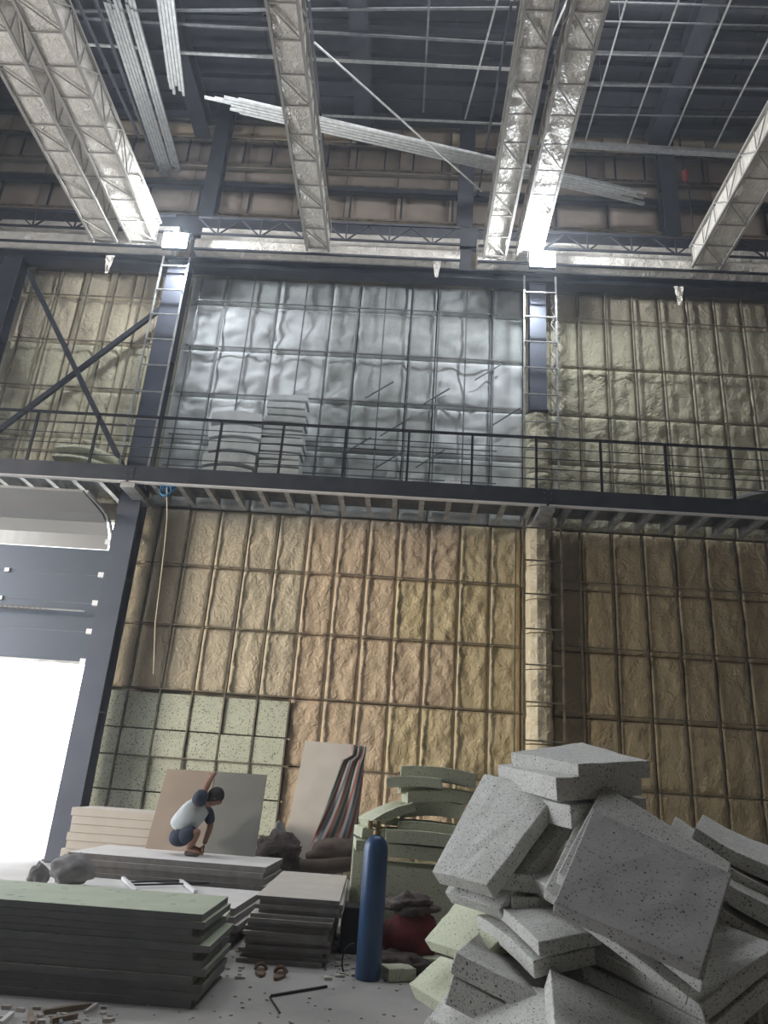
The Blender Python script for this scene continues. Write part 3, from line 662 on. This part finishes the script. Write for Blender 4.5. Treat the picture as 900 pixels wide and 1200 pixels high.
# brown roll, dark pile, sacks
T(MB().tube([P(318,1016,11.2),P(345,1016,11.2),P(375,1017,11.2),P(414,1012,11.2)],[.07,.10,.11,.09],12).obj('rolled_mat', M['brown_roll'], smooth=True), 'long dark brown rolled mat lying in front of the tall leaning board', 'rolled mat')
p = P(395,1000,11.6); blob((p.x,p.y,.62),(.42,.25,.22),'brown_roll','bundled_cloth','brown bundled cloth at the foot of the striped cloth','cloth bundle',3)
p = P(312,1008,10.9); blob((p.x+.1,11.2,.55),(.34,.25,.30),'sack','debris_pile','dark tangled debris heap at the right end of the worker platform','debris',5,.5)
p = P(325,990,11.6); blob((p.x,11.65,.45),(.16,.16,.54),'greysack','upright_sack','slim grey sack standing behind the dark debris heap','sack',6,.2)
p = P(101,1031,9.2); blob((p.x,8.75,.51),(.24,.18,.16),'greysack','grey_sack','grey sack lying on the low stack at its left end','sack',8,.25)
p = P(80,1030,9.2); blob((p.x,8.4,.47),(.10,.1,.12),'greysack','small_lump','small pale lump beside the grey sack near the doorway','lump',9,.3)
# folding stool frame lying on the low stack
z = .385
t = thing('metal_trestle', F(190,1038,z), 'small white-legged trestle frame lying on the low white stack', 'trestle')
for a, b in (((144,1029),(160,1044)),((209,1030),(229,1045))): MB().bar(F(*a,z),F(*b,z),.035).obj('leg', M['white'], t)
for a, b in (((150,1034),(236,1031)),((156,1037),(245,1035))): MB().bar(F(*a,z+.0),F(*b,z+.0),.018).obj('crossbar', M['dark_steel'], t)

# ---------------------------------------------------------------- blue gas cylinder
cx_, cy_ = -.155, 7.42
t = thing('gas_cylinder', (cx_,cy_,0), 'tall dark blue gas cylinder standing on the floor', 'gas cylinder')
prof = [(0,.105),(.015,.112),(1.02,.112),(1.06,.107),(1.10,.092),(1.13,.07),(1.15,.045),(1.155,.035)]
MB().tube([(cx_,cy_,z) for z,_ in prof],[r for _,r in prof],28).obj('cylinder_body', M['cyl_blue'], t, smooth=True)
MB().tube([(cx_,cy_,1.15),(cx_,cy_,1.19)],.035,12).obj('neck_ring', M['brass'], t)
MB().tube([(cx_,cy_,1.19),(cx_,cy_,1.25)],.022,10).obj('valve_stem', M['brass'], t)
MB().tube([(cx_-.07,cy_-.01,1.235),(cx_+.045,cy_,1.215)],.014,8).obj('outlet', M['brass'], t)
MB().tube([(cx_,cy_,1.25),(cx_,cy_,1.275)],.034,10).obj('hand_wheel', M['brass'], t)
MB().tube([(cx_-.07,cy_-.01,1.20),(cx_-.07,cy_-.01,1.27)],.024,8).obj('regulator', M['brass'], t)
T(MB().tube([(cx_-.14-.10*math.sin(a*.3), cy_+.12, .10+.14*math.cos(a*.3)) for a in range(21)], .008, 5).obj('hose_loop', M['black']), 'black hose loop on the floor behind the blue cylinder', 'hose')
# red bag with black cloth on top
p = F(475,1125,0); blob((.22,8.05,.24),(.26,.2,.28),'red','red_bag','dark red bag between the blue cylinder and the slab pile','bag',11,.2)
t = blob((.19,8.0,.52),(.24,.18,.09),'sack','rumpled_cloth','dark rumpled cloth bunched on top of the red bag','cloth',12,.7)
blob((.12,7.75,.08),(.26,.16,.09),'sack','floor_rag','dark brown rags on the floor at the foot of the red bag','rag',13,.5)
# slippers
def sandal(px, py, label, rz):
    p = F(px, py, 0); t = thing('sandal', p, label, 'sandal', 'pair of sandals on the floor')
    n = 16; mb = MB()
    R = Matrix.Rotation(rz,3,'Z')
    ol = [(math.cos(2*math.pi*k/n)*(.045+.008*math.sin(2*math.pi*k/n)), math.sin(2*math.pi*k/n)*.13) for k in range(n)]
    vs = [p+R@Vector((x,y,z)) for z in (.002,.028) for x,y in ol]
    mb.add(vs, [tuple(reversed(range(n))), tuple(range(n,2*n))]+[(k,(k+1)%n,n+(k+1)%n,n+k) for k in range(n)]).obj('sole', M['sandal'], t)
    MB().tube([p+R@Vector((-.045*math.cos(a)*1.05, .03, .028+.05*math.sin(a))) for a in [math.pi*k/8 for k in range(9)]], .016, 6).obj('strap', M['sandal'], t)
    MB().tube([p+R@Vector((-.045*math.cos(a)*1.05, .075, .026+.035*math.sin(a))) for a in [math.pi*k/8 for k in range(9)]], .012, 6).obj('strap', M['sandal'], t)
sandal(305,1142,'brown sandal on the floor, left one of the pair before the grey stack',.2)
sandal(327,1146,'brown sandal on the floor, right one of the pair before the grey stack',-.1)
# floor sticks, bits
for (a, b, m, wd, lab) in (((318,1167),(383,1156),'black',.018,'thin dark stick on the floor right of the sandals'),
    ((316,1168),(328,1187),'rail_steel',.010,'short thin wire on the floor below the sandals'),
    ((50,1186),(106,1178),'wood',.03,'dark wooden stick in the litter at bottom left, longest one'),
    ((100,1186),(113,1177),'plaster_white',.02,'pale splinter at the right end of the bottom left litter'),
    ((0,1200),(14,1188),'plaster_white',.03,'white offcut in the bottom left corner'),
    ((60,1196),(90,1190),'wood',.03,'short dark stick in the middle of the bottom left litter'),
    ((35,1186),(38,1200),'wood',.03,'dark stub pointing at the viewer in the bottom left litter'),
    ((68,1188),(72,1200),'zinc',.02,'small shiny metal scrap in the bottom left litter')):
    p, q = F(*a, wd/2+.002), F(*b, wd/2+.002); T(MB().bar(p, q, wd).obj('stick', M[m]), lab, 'debris')
rnd = random.Random(4); mb = MB()
for k in range(260):
    if k < 110: px, py = rnd.uniform(380,430), rnd.uniform(1095,1150)
    elif k < 170: px, py = rnd.uniform(0,140), rnd.uniform(1182,1215)
    elif k < 210: px, py = rnd.uniform(240,290), rnd.uniform(1110,1150)
    else: px, py = rnd.uniform(120,490), rnd.uniform(1150,1200)
    p = F(px, py, 0); r = rnd.uniform(.006,.028 if k < 210 else .014)
    mb.bar(p+Vector((-r,-r*.3,r*.45)), p+Vector((r,r*rnd.uniform(-.6,.6),r*.45)), r*rnd.uniform(.8,1.6), r*.8)
T(mb.obj('rubble', M['plaster_face']), 'pale crumbs and chips littering the floor', 'rubble', kind='stuff')

# ================================================================ SLAB PILE (foreground right)
SL = [
('S1',[[0.75,5.19,1.84],[1.06,4.6,1.77],[1.52,4.72,1.82],[1.38,5.83,1.98]],[-0.07,-0.16,0.99],.10,.0,'slab','speckled slab crowning the pile, topmost with a pale sunlit top'),
('S2',[[0.68,5.32,1.76],[0.91,4.51,1.68],[1.49,4.81,1.75],[1.26,5.62,1.84]],[-0.07,-0.13,0.99],.13,.0,'slab','speckled slab directly under the topmost one of the pile'),
('S4',[[0.24,4.89,1.11],[0.53,4.56,1.09],[0.96,4.8,1.59],[0.59,5.34,1.7]],[-0.53,-0.5,0.69],.10,.01,'slab','large tilted speckled slab on the upper left of the pile, face toward the viewer'),
('S6',[[0.71,5.21,1.15],[0.86,4.37,1.12],[1.35,4.50,1.30],[1.15,5.3,1.33]],[-0.49,-0.13,0.86],.10,.0,'slab','flat slab wedged between the left tilted slab and the big dark front slab'),
('S7',[[0.57,4.94,0.98],[0.74,4.15,0.9],[1.08,4.26,0.96],[0.95,5.06,1.04]],[-0.17,-0.14,0.98],.07,.02,'slab','curved slab below the left tilted slab, pale curved edge to the left'),
('S9',[[0.23,5.3,0.68],[0.51,4.59,0.74],[0.84,4.7,1.0],[0.45,5.49,0.90]],[-0.64,-0.19,0.75],.08,.0,'slab_green','greenish slab sticking out left beside the red bag'),
('S10',[[0.15,5.42,0.41],[0.42,4.67,0.45],[0.68,4.79,0.63],[0.35,5.59,0.55]],[-0.51,-0.13,0.85],.10,.0,'slab_green','greenish slab at the lower left edge of the pile under the sticking-out one'),
('S11',[[0.35,4.31,0.8],[0.88,4.13,0.63],[1.11,4.78,0.63],[0.55,4.95,0.81]],[0.28,-0.1,0.95],.10,.0,'slab','slab with a sunlit corner in the lower left middle of the pile'),
('S12',[[0.23,4.5,0.46],[0.64,3.85,0.52],[0.89,4.03,0.72],[0.42,4.72,0.63]],[-0.49,-0.24,0.84],.10,.0,'slab','slab at the bottom edge of the picture, leftmost of the lowest ones'),
('S13',[[0.67,3.35,0.59],[1.23,3.3,0.42],[1.35,4.12,0.62],[0.8,4.17,0.79]],[0.26,-0.27,0.93],.10,.0,'slab','broad slab at the bottom centre of the pile with a bright left edge'),
('S14',[[1.01,4.54,0.86],[1.4,3.84,0.76],[1.89,4.11,0.98],[1.51,4.81,1.08]],[-0.26,-0.28,0.92],.085,.0,'slab','wide slab at lower right jutting toward the viewer beneath the dark slab'),
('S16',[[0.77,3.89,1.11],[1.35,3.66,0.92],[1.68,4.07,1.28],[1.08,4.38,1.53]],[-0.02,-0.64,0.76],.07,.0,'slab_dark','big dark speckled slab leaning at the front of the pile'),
('S17',[[0.78,3.9,1.23],[1.4,3.74,0.88],[1.77,4.25,1.33],[1.15,4.4,1.66]],[0.18,-0.72,0.67],.06,.0,'slab','speckled slab right behind the big dark leaning slab'),
('S18',[[1.7,4.55,1.47],[2.21,4.37,1.26],[2.50,4.97,1.35],[1.99,5.18,1.54]],[0.3,-0.24,0.92],.08,-.03,'slab','farthest of the curved slabs fanned at the right edge of the pile'),
('S19',[[1.48,4.43,1.39],[2.03,4.26,1.1],[2.40,4.85,1.20],[1.76,5.02,1.52]],[0.35,-0.36,0.86],.08,-.03,'slab','curved slab with a bright rim in the fan at the right edge of the pile'),
]
def c1(x, y): return (480+x/2.143, 850+y/2.143)
def on_plane(pt, n, px): r = ray(*px); o_ = Vector((0,0,H)); return o_+r*((pt-o_).dot(n)/r.dot(n))
q16 = [Vector(v) for v in SL[11][1]]; n16 = (q16[1]-q16[0]).cross(q16[3]-q16[0]).normalized(); n16 = n16 if n16.z > 0 else -n16
pp = sum(q16, Vector())/4-n16*.10
SL[11] = (SL[11][0], [on_plane(sum(q16, Vector())/4, n16, c1(*p)) for p in ((362,445),(735,612),(810,372),(460,210))])+SL[11][2:]
v17 = {k: on_plane(pp, n16, c1(*p)) for k, p in dict(B=(487,147), R=(808,345), L=(372,370)).items()}
l17 = list(SL[12]); l17[1] = [v17['L'], v17['L']+v17['R']-v17['B'], v17['R'], v17['B']]; l17[3] = .07; SL[12] = tuple(l17)
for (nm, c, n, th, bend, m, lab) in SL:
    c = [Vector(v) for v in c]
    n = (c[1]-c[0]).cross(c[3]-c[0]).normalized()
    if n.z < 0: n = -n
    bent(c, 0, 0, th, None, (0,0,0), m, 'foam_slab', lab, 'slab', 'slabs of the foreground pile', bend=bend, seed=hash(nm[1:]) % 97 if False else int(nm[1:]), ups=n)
def under(k, off, lab, th=None, m=None, twist=0, scale=1.0):
    (nm, c, n, t_, bend, mm, _) = SL[k]
    c = [Vector(v) for v in c]; n = (c[1]-c[0]).cross(c[3]-c[0]).normalized()
    if n.z < 0: n = -n
    g_ = sum(c, Vector())/4; Rr = Quaternion(n, twist).to_matrix()
    c = [g_+Rr@((v-g_)*scale)+Vector(off) for v in c]
    bent(c, 0, 0, th or t_, None, (0,0,0), m or mm, 'foam_slab', lab, 'slab', 'slabs of the foreground pile', bend=bend, seed=k*7+3, ups=n)
under(1,(.03,.05,-.145),'slab third from the top of the pile, in shade under the crowning two',.13,twist=.1)
under(2,(.09,.06,-.12),'slab tucked right behind the upper left tilted slab, its edge showing below',.09,twist=-.03)
under(4,(-.04,.03,-.09),'curved slab touching the underside of the pale-edged curved one',.08,twist=.04)
under(7,(-.02,.02,-.11),'slab directly under the one with the sunlit corner',.13,twist=.03)
under(10,(.03,.03,-.095),'slab pressed directly under the wide lower right one',.10,twist=.03)
under(12,tuple(-n16*.1+Vector((-.06,.0,.0))),'thin-edged slab leaning third back behind the big dark one',.06,twist=.02)
under(13,(.02,-.04,-.12),'second slab down in the fan at the right edge',.08,twist=.1)
under(13,(.04,-.1,-.24),'third slab down in the fan at the right edge',.08,twist=.05)
under(13,(.03,-.1,-.36),'lowest slab of the fan at the right edge',.09,twist=.0)
# slabs lower in the heap that carry those above
rnd = random.Random(21)
base = [(1.05,4.95,.0,1.25),(1.7,4.75,.0,.95),(1.15,4.15,.0,.45),(.62,4.95,.0,.38),(2.25,4.9,.0,.85),(1.6,4.1,.0,.6)]
cn = 0
for (x, y, z0, z1) in base:
    z = z0+.1; lv = 0
    while z < z1:
        cn += 1; lv += 1
        o = bent(None, rnd.uniform(.6,.8), rnd.uniform(.5,.62), .095, (x+rnd.uniform(-.05,.05),y+rnd.uniform(-.05,.05),z), (rnd.uniform(-.02,.02),rnd.uniform(-.02,.02),rnd.uniform(-.5,.5)), 'slab', 'foam_slab', 'grey speckled slab buried low inside the foreground pile', 'slab', 'buried slabs of the foreground pile', bend=.0, seed=cn)
        z += .105
# broken chunks at the foot
for (px, py, s, rz, m, lab) in ((466,1152,(.26,.2,.10),.4,'slab_green','chunky slab offcut on the floor right of the blue cylinder foot'),(505,1142,(.24,.2,.12),-.3,'slab_green','slab offcut on the floor under the rags near the pile')):
    p = F(px, py, 0); bent(None, s[0], s[1], s[2], (p.x,p.y+.12,s[2]+.004), (0,0,rz), m, 'slab_chunk', lab, 'slab', bend=0, seed=px)

# ---------------------------------------------------------------- back stack of greenish slabs
YB = 8.7
def bk(px0, px1, py, th_px, dy, m, rz, ry, bend, lab, dep=.6):
    a = P(px0, py, YB+dy); b = P(px1, py, YB+dy); th = (P(px0,py,YB+dy)-P(px0,py+th_px,YB+dy)).z
    c = (a+b)/2; bent(None, abs(b.x-a.x), dep, th, (c.x, c.y+dep/2, c.z), (0,ry,rz), m, 'green_slab', lab, 'slab', 'greenish slabs of the back stack', bend=bend, seed=px0+py)
bk(470,558,902,17,.1,'slab_green',.0,.03,.03,'topmost dark green curved slab of the stack behind the cylinder')
bk(454,520,912,12,-.05,'slab_green',-.05,-.04,.02,'pale-ended slab just under the topmost of the back stack')
bk(468,555,924,10,.1,'slab_green',.05,.02,.02,'third dark speckled slab of the back stack')
bk(474,548,929,14,.0,'slab_green',.1,-.05,.03,'light green slab in the middle of the back stack')
bk(424,478,950,11,-.15,'slab_green',.3,-.42,.02,'pale slab slanting up to the right above the cylinder valve')
bk(470,545,943,18,.05,'slab_green',-.05,-.04,.04,'dark speckled slab in the middle of the back stack')
bk(446,500,961,8,.0,'slab_green',.0,.05,.0,'thin slab edge just right of the cylinder valve')
bk(466,545,966,11,-.1,'slab_green',.0,.03,.02,'long pale green slab under the speckled middle ones')
bk(452,550,976,16,-.2,'slab_green',.0,.02,.01,'wide pale green slab right of the cylinder shoulder')
bk(418,460,972,12,-.05,'slab_green',.2,.05,.03,'slab poking out left of the cylinder shoulder')
bk(414,452,985,13,-.1,'slab_green',.1,.0,.0,'sunlit-ended slab left of the cylinder shoulder')
bk(450,556,993,16,-.1,'slab_green',.0,.02,.0,'broad slab lying on the big block right of the cylinder')
# big block (upright bales) under them
p0 = P(450,1010,YB+.1); p1 = P(556,1010,YB+.1)
T(MB().box((p0.x-.02,YB-.05,0),(p1.x+.05,YB+.6,p0.z-.02)).obj('foam_block', M['slab_green'], bevel=.02), 'big pale greenish foam block under the back stack', 'block')
p0 = P(412,1010,YB+.3); T(MB().box((p0.x,YB+.25,0),(P(450,1010,YB+.3).x-.05,YB+.85,.95)).obj('foam_block', M['slab_green'], bevel=.02), 'narrow foam block left of the big block behind the cylinder', 'block')
T(MB().box((-.48,8.35,0),(-.28,8.75,.42)).obj('black_crate', M['black'], bevel=.02), 'black crate in the gap between the grey stack and the cylinder', 'crate')

# ================================================================ WORKER
PY = 10.28
wk_ = thing('person', P(222,1003,PY), 'worker in a pale t-shirt squatting on the board stack, reaching up to the leaning boards', 'person')
def skinned(name, pts, edges, rad, m, parent, sub=2):
    me = bpy.data.meshes.new(name); l = ploc(parent)
    me.from_pydata([Vector(p)-l for p in pts], edges, []); me.materials.append(m)
    o = bpy.data.objects.new(name, me); C.objects.link(o); o.parent = parent
    sk = o.modifiers.new('skin','SKIN'); sk.use_smooth_shade = True
    for i, v in enumerate(me.skin_vertices[0].data if me.skin_vertices else []):
        pass
    if not me.skin_vertices:
        bpy.context.view_layer.objects.active = o
        import bmesh
        bm = bmesh.new(); bm.from_mesh(me); bm.verts.layers.skin.verify(); bm.to_mesh(me); bm.free()
    for i, v in enumerate(me.skin_vertices[0].data):
        r = rad[i]; v.radius = r if isinstance(r, tuple) else (r, r); v.use_root = (i == 0)
    s = o.modifiers.new('sub','SUBSURF'); s.levels = sub; s.render_levels = sub
    return o
Z = .602
def W_(px, py, dy=0): return P(px, py, PY+dy)
hip = W_(208,978,0); sp1 = W_(216,964); sp2 = W_(226,950); neck = W_(240,941,.0); 
shR = W_(235,935,-.14); elR = W_(243,919,-.02); wrR = W_(250,908,.25); 
shL = W_(244,945,.16); elL = W_(247,968,.18); wrL = W_(239,990,.14); 
hipA = W_(209,982,-.10); hipB = W_(209,982,.12); knA = W_(233,974,-.18); knB = W_(231,976,.2)
anA = W_(220,996,-.12); anB = W_(224,994,.14); anA.z = Z+.08; anB.z = Z+.08
toA = anA+Vector((.17,-.03,-.055)); toB = anB+Vector((.17,.04,-.055)); heA = anA+Vector((-.04,0,-.05)); heB = anB+Vector((-.04,0,-.05))
hd0 = W_(245,938,0); 
body = skinned('body', [hip,sp1,sp2,neck,hd0, shR,elR,wrR, shL,elL,wrL, hipA,knA,anA,toA, hipB,knB,anB,toB],
  [(0,1),(1,2),(2,3),(3,4),(2,5),(5,6),(6,7),(2,8),(8,9),(9,10),(0,11),(11,12),(12,13),(13,14),(0,15),(15,16),(16,17),(17,18)],
  [.10,.11,.11,.06,.055,.055,.044,.030,.055,.044,.030,.07,.062,.042,.03,.09,.062,.042,.03], M['skin'], wk_)
# head with face
hc = W_(252,934,0); fd = Vector((.72,.25,-.45)).normalized(); upv = Vector((.5,0,.86)); sd_ = fd.cross(upv).normalized(); upv = sd_.cross(fd).normalized()
mb = MB(); n = 14; vs = []
for j in range(n+1):
    th = math.pi*j/n
    for i in range(2*n):
        ph = math.pi*i/n; a, b, c = math.sin(th)*math.cos(ph), math.sin(th)*math.sin(ph), math.cos(th)
        k = 1-.16*max(0,-c)*(1-max(0,a)*.5)
        r = Vector((a*.098*k, b*.078*k, c*.118))
        if a > .8 and -.25 < c < .12 and abs(b) < .25: r.x += .018
        if a > .7 and abs(c-.12) < .13 and .2 < abs(b) < .55: r.x -= .008
        vs.append(hc+fd*r.x+sd_*r.y+upv*r.z)
mb.add(vs, [(j*2*n+i, (j+1)*2*n+i, (j+1)*2*n+(i+1)%(2*n), j*2*n+(i+1)%(2*n)) for j in range(n) for i in range(2*n)])
head = mb.obj('head', M['skin'], wk_, smooth=True)
for s in (-1,1):
    e = hc+fd*.086+sd_*s*.032+upv*.012; MB().tube([e,e+fd*.006],.009,8).obj('eye', M['black'], head)
    e = hc+sd_*s*.076-upv*.005; MB().tube([e-upv*.028,e+sd_*s*.01,e+upv*.028],[.008,.014,.008],6).obj('ear', M['skin'], head)
MB().tube([hc+fd*.094-upv*.052-sd_*.022,hc+fd*.097-upv*.052,hc+fd*.094-upv*.052+sd_*.022],.005,6).obj('mouth', M['navy'], head)
mb = MB(); vs = []
for j in range(n+1):
    th = math.pi*.60*j/n
    for i in range(2*n):
        ph = math.pi*i/n; d = Vector((math.sin(th)*math.cos(ph), math.sin(th)*math.sin(ph), math.cos(th)))
        dd = d.x*math.cos(.6)-d.z*math.sin(.6), d.y, d.x*math.sin(.6)+d.z*math.cos(.6)
        k = 1.09+.05*noise.noise(d*7); vs.append(hc+fd*dd[0]*.102*k+sd_*dd[1]*.084*k+upv*dd[2]*.122*k)
mb.add(vs, [(j*2*n+i, (j+1)*2*n+i, (j+1)*2*n+(i+1)%(2*n), j*2*n+(i+1)%(2*n)) for j in range(n) for i in range(2*n)]); mb.obj('hair', M['hair'], wk_, smooth=True)
# clothes
skinned('t_shirt', [hip+Vector((0,0,.02)),sp1,sp2,neck+Vector((-.03,0,-.01)), sp2.lerp(shR,.8), sp2.lerp(shL,.8)], [(0,1),(1,2),(2,3),(2,4),(2,5)],
  [(.17,.19),(.165,.185),(.165,.18),.085,.11,.11], M['shirt'], wk_)
skinned('sleeve', [shR.lerp(sp2,.55), shR.lerp(elR,.0), shR.lerp(elR,.6)], [(0,1),(1,2)], [.10,.105,.072], M['navy'], wk_)
skinned('sleeve', [shL.lerp(sp2,.15), shL.lerp(elL,.5), shL.lerp(elL,.95)], [(0,1),(1,2)], [.088,.078,.066], M['navy'], wk_)
mb = MB(); vs = []; sc_ = hip.lerp(hipA.lerp(hipB,.5),.6)+Vector((.03,0,.02))
for j in range(13):
    th = math.pi*j/12
    for i in range(24):
        ph = math.pi*i/12; vs.append((sc_.x+.025+.165*math.sin(th)*math.cos(ph), sc_.y+.19*math.sin(th)*math.sin(ph), sc_.z+.135*math.cos(th)+.03*math.sin(th)*math.cos(ph)))
mb.add(vs, [(j*24+i, (j+1)*24+i, (j+1)*24+(i+1)%24, j*24+(i+1)%24) for j in range(12) for i in range(24)])
sh = mb.obj('shorts', M['navy'], wk_, smooth=True)
for ha, kk in ((hipA,knA),(hipB,knB)):
    skinned('trouser_leg', [ha.lerp(kk,.1),ha.lerp(kk,.5),ha.lerp(kk,.92)], [(0,1),(1,2)], [.12,.11,.088], M['navy'], sh)
for (a, t_) in ((heA,toA),(heB,toB)):
    skinned('shoe', [a, a.lerp(t_,.5), t_], [(0,1),(1,2)], [(.04,.035),(.045,.035),(.042,.026)], M['sack'], wk_, 1)
def hand(wr, fdir, side, pn):
    t0 = wr; pm = wr+fdir*.05; 
    h = skinned('hand', [wr, wr+fdir*.045, wr+fdir*.085], [(0,1),(1,2)], [(.027,.022),(.040,.016),(.040,.014)], M['skin'], wk_, 1)
    for k in range(4):
        b = wr+fdir*.085+side*(k-1.5)*.019; l = (.065,.078,.072,.055)[k]
        c1 = b+fdir*l*.5; c2 = c1+(fdir*.6+pn*.8).normalized()*l*.5
        skinned('finger', [b-fdir*.01, c1, c2], [(0,1),(1,2)], [.0095,.009,.0075], M['skin'], h, 1)
    b = wr+fdir*.03-side*.036; skinned('thumb', [b, b-side*.022+fdir*.025, b-side*.024+fdir*.05+pn*.01], [(0,1),(1,2)], [.0115,.010,.009], M['skin'], h, 1)
hand(wrR, (W_(254,902,.55)-wrR).normalized(), Vector((1,0,0)), Vector((0,.9,-.4)).normalized())
hand(wrL, (Vector((wrL.x-.02, wrL.y-.02, Z))-wrL).normalized(), Vector((.8,-.5,0)).normalized(), Vector((-.5,-.8,0)).normalized())

# ---------------------------------------------------------------- hall haze, added mostly to stand in for lens veiling, partly dust
hm = bpy.data.materials.new('haze_veil'); hm.use_nodes = True; hn = hm.node_tree; hn.nodes.remove(hn.nodes['Principled BSDF'])
hv = hn.nodes.new('ShaderNodeVolumeScatter'); hv.inputs['Density'].default_value = .0032; hv.inputs['Anisotropy'].default_value = .55; hv.inputs['Color'].default_value = (.85,.9,1,1)
hn.links.new(hv.outputs[0], hn.nodes['Material Output'].inputs['Volume'])
hz_ = MB().box((-13.9,-13.9,.01),(11.9,15.5,19.1)).obj('haze_veil', hm); T(hz_, 'thin haze filling the whole hall, added for lens veil and dust', 'haze', kind='stuff')
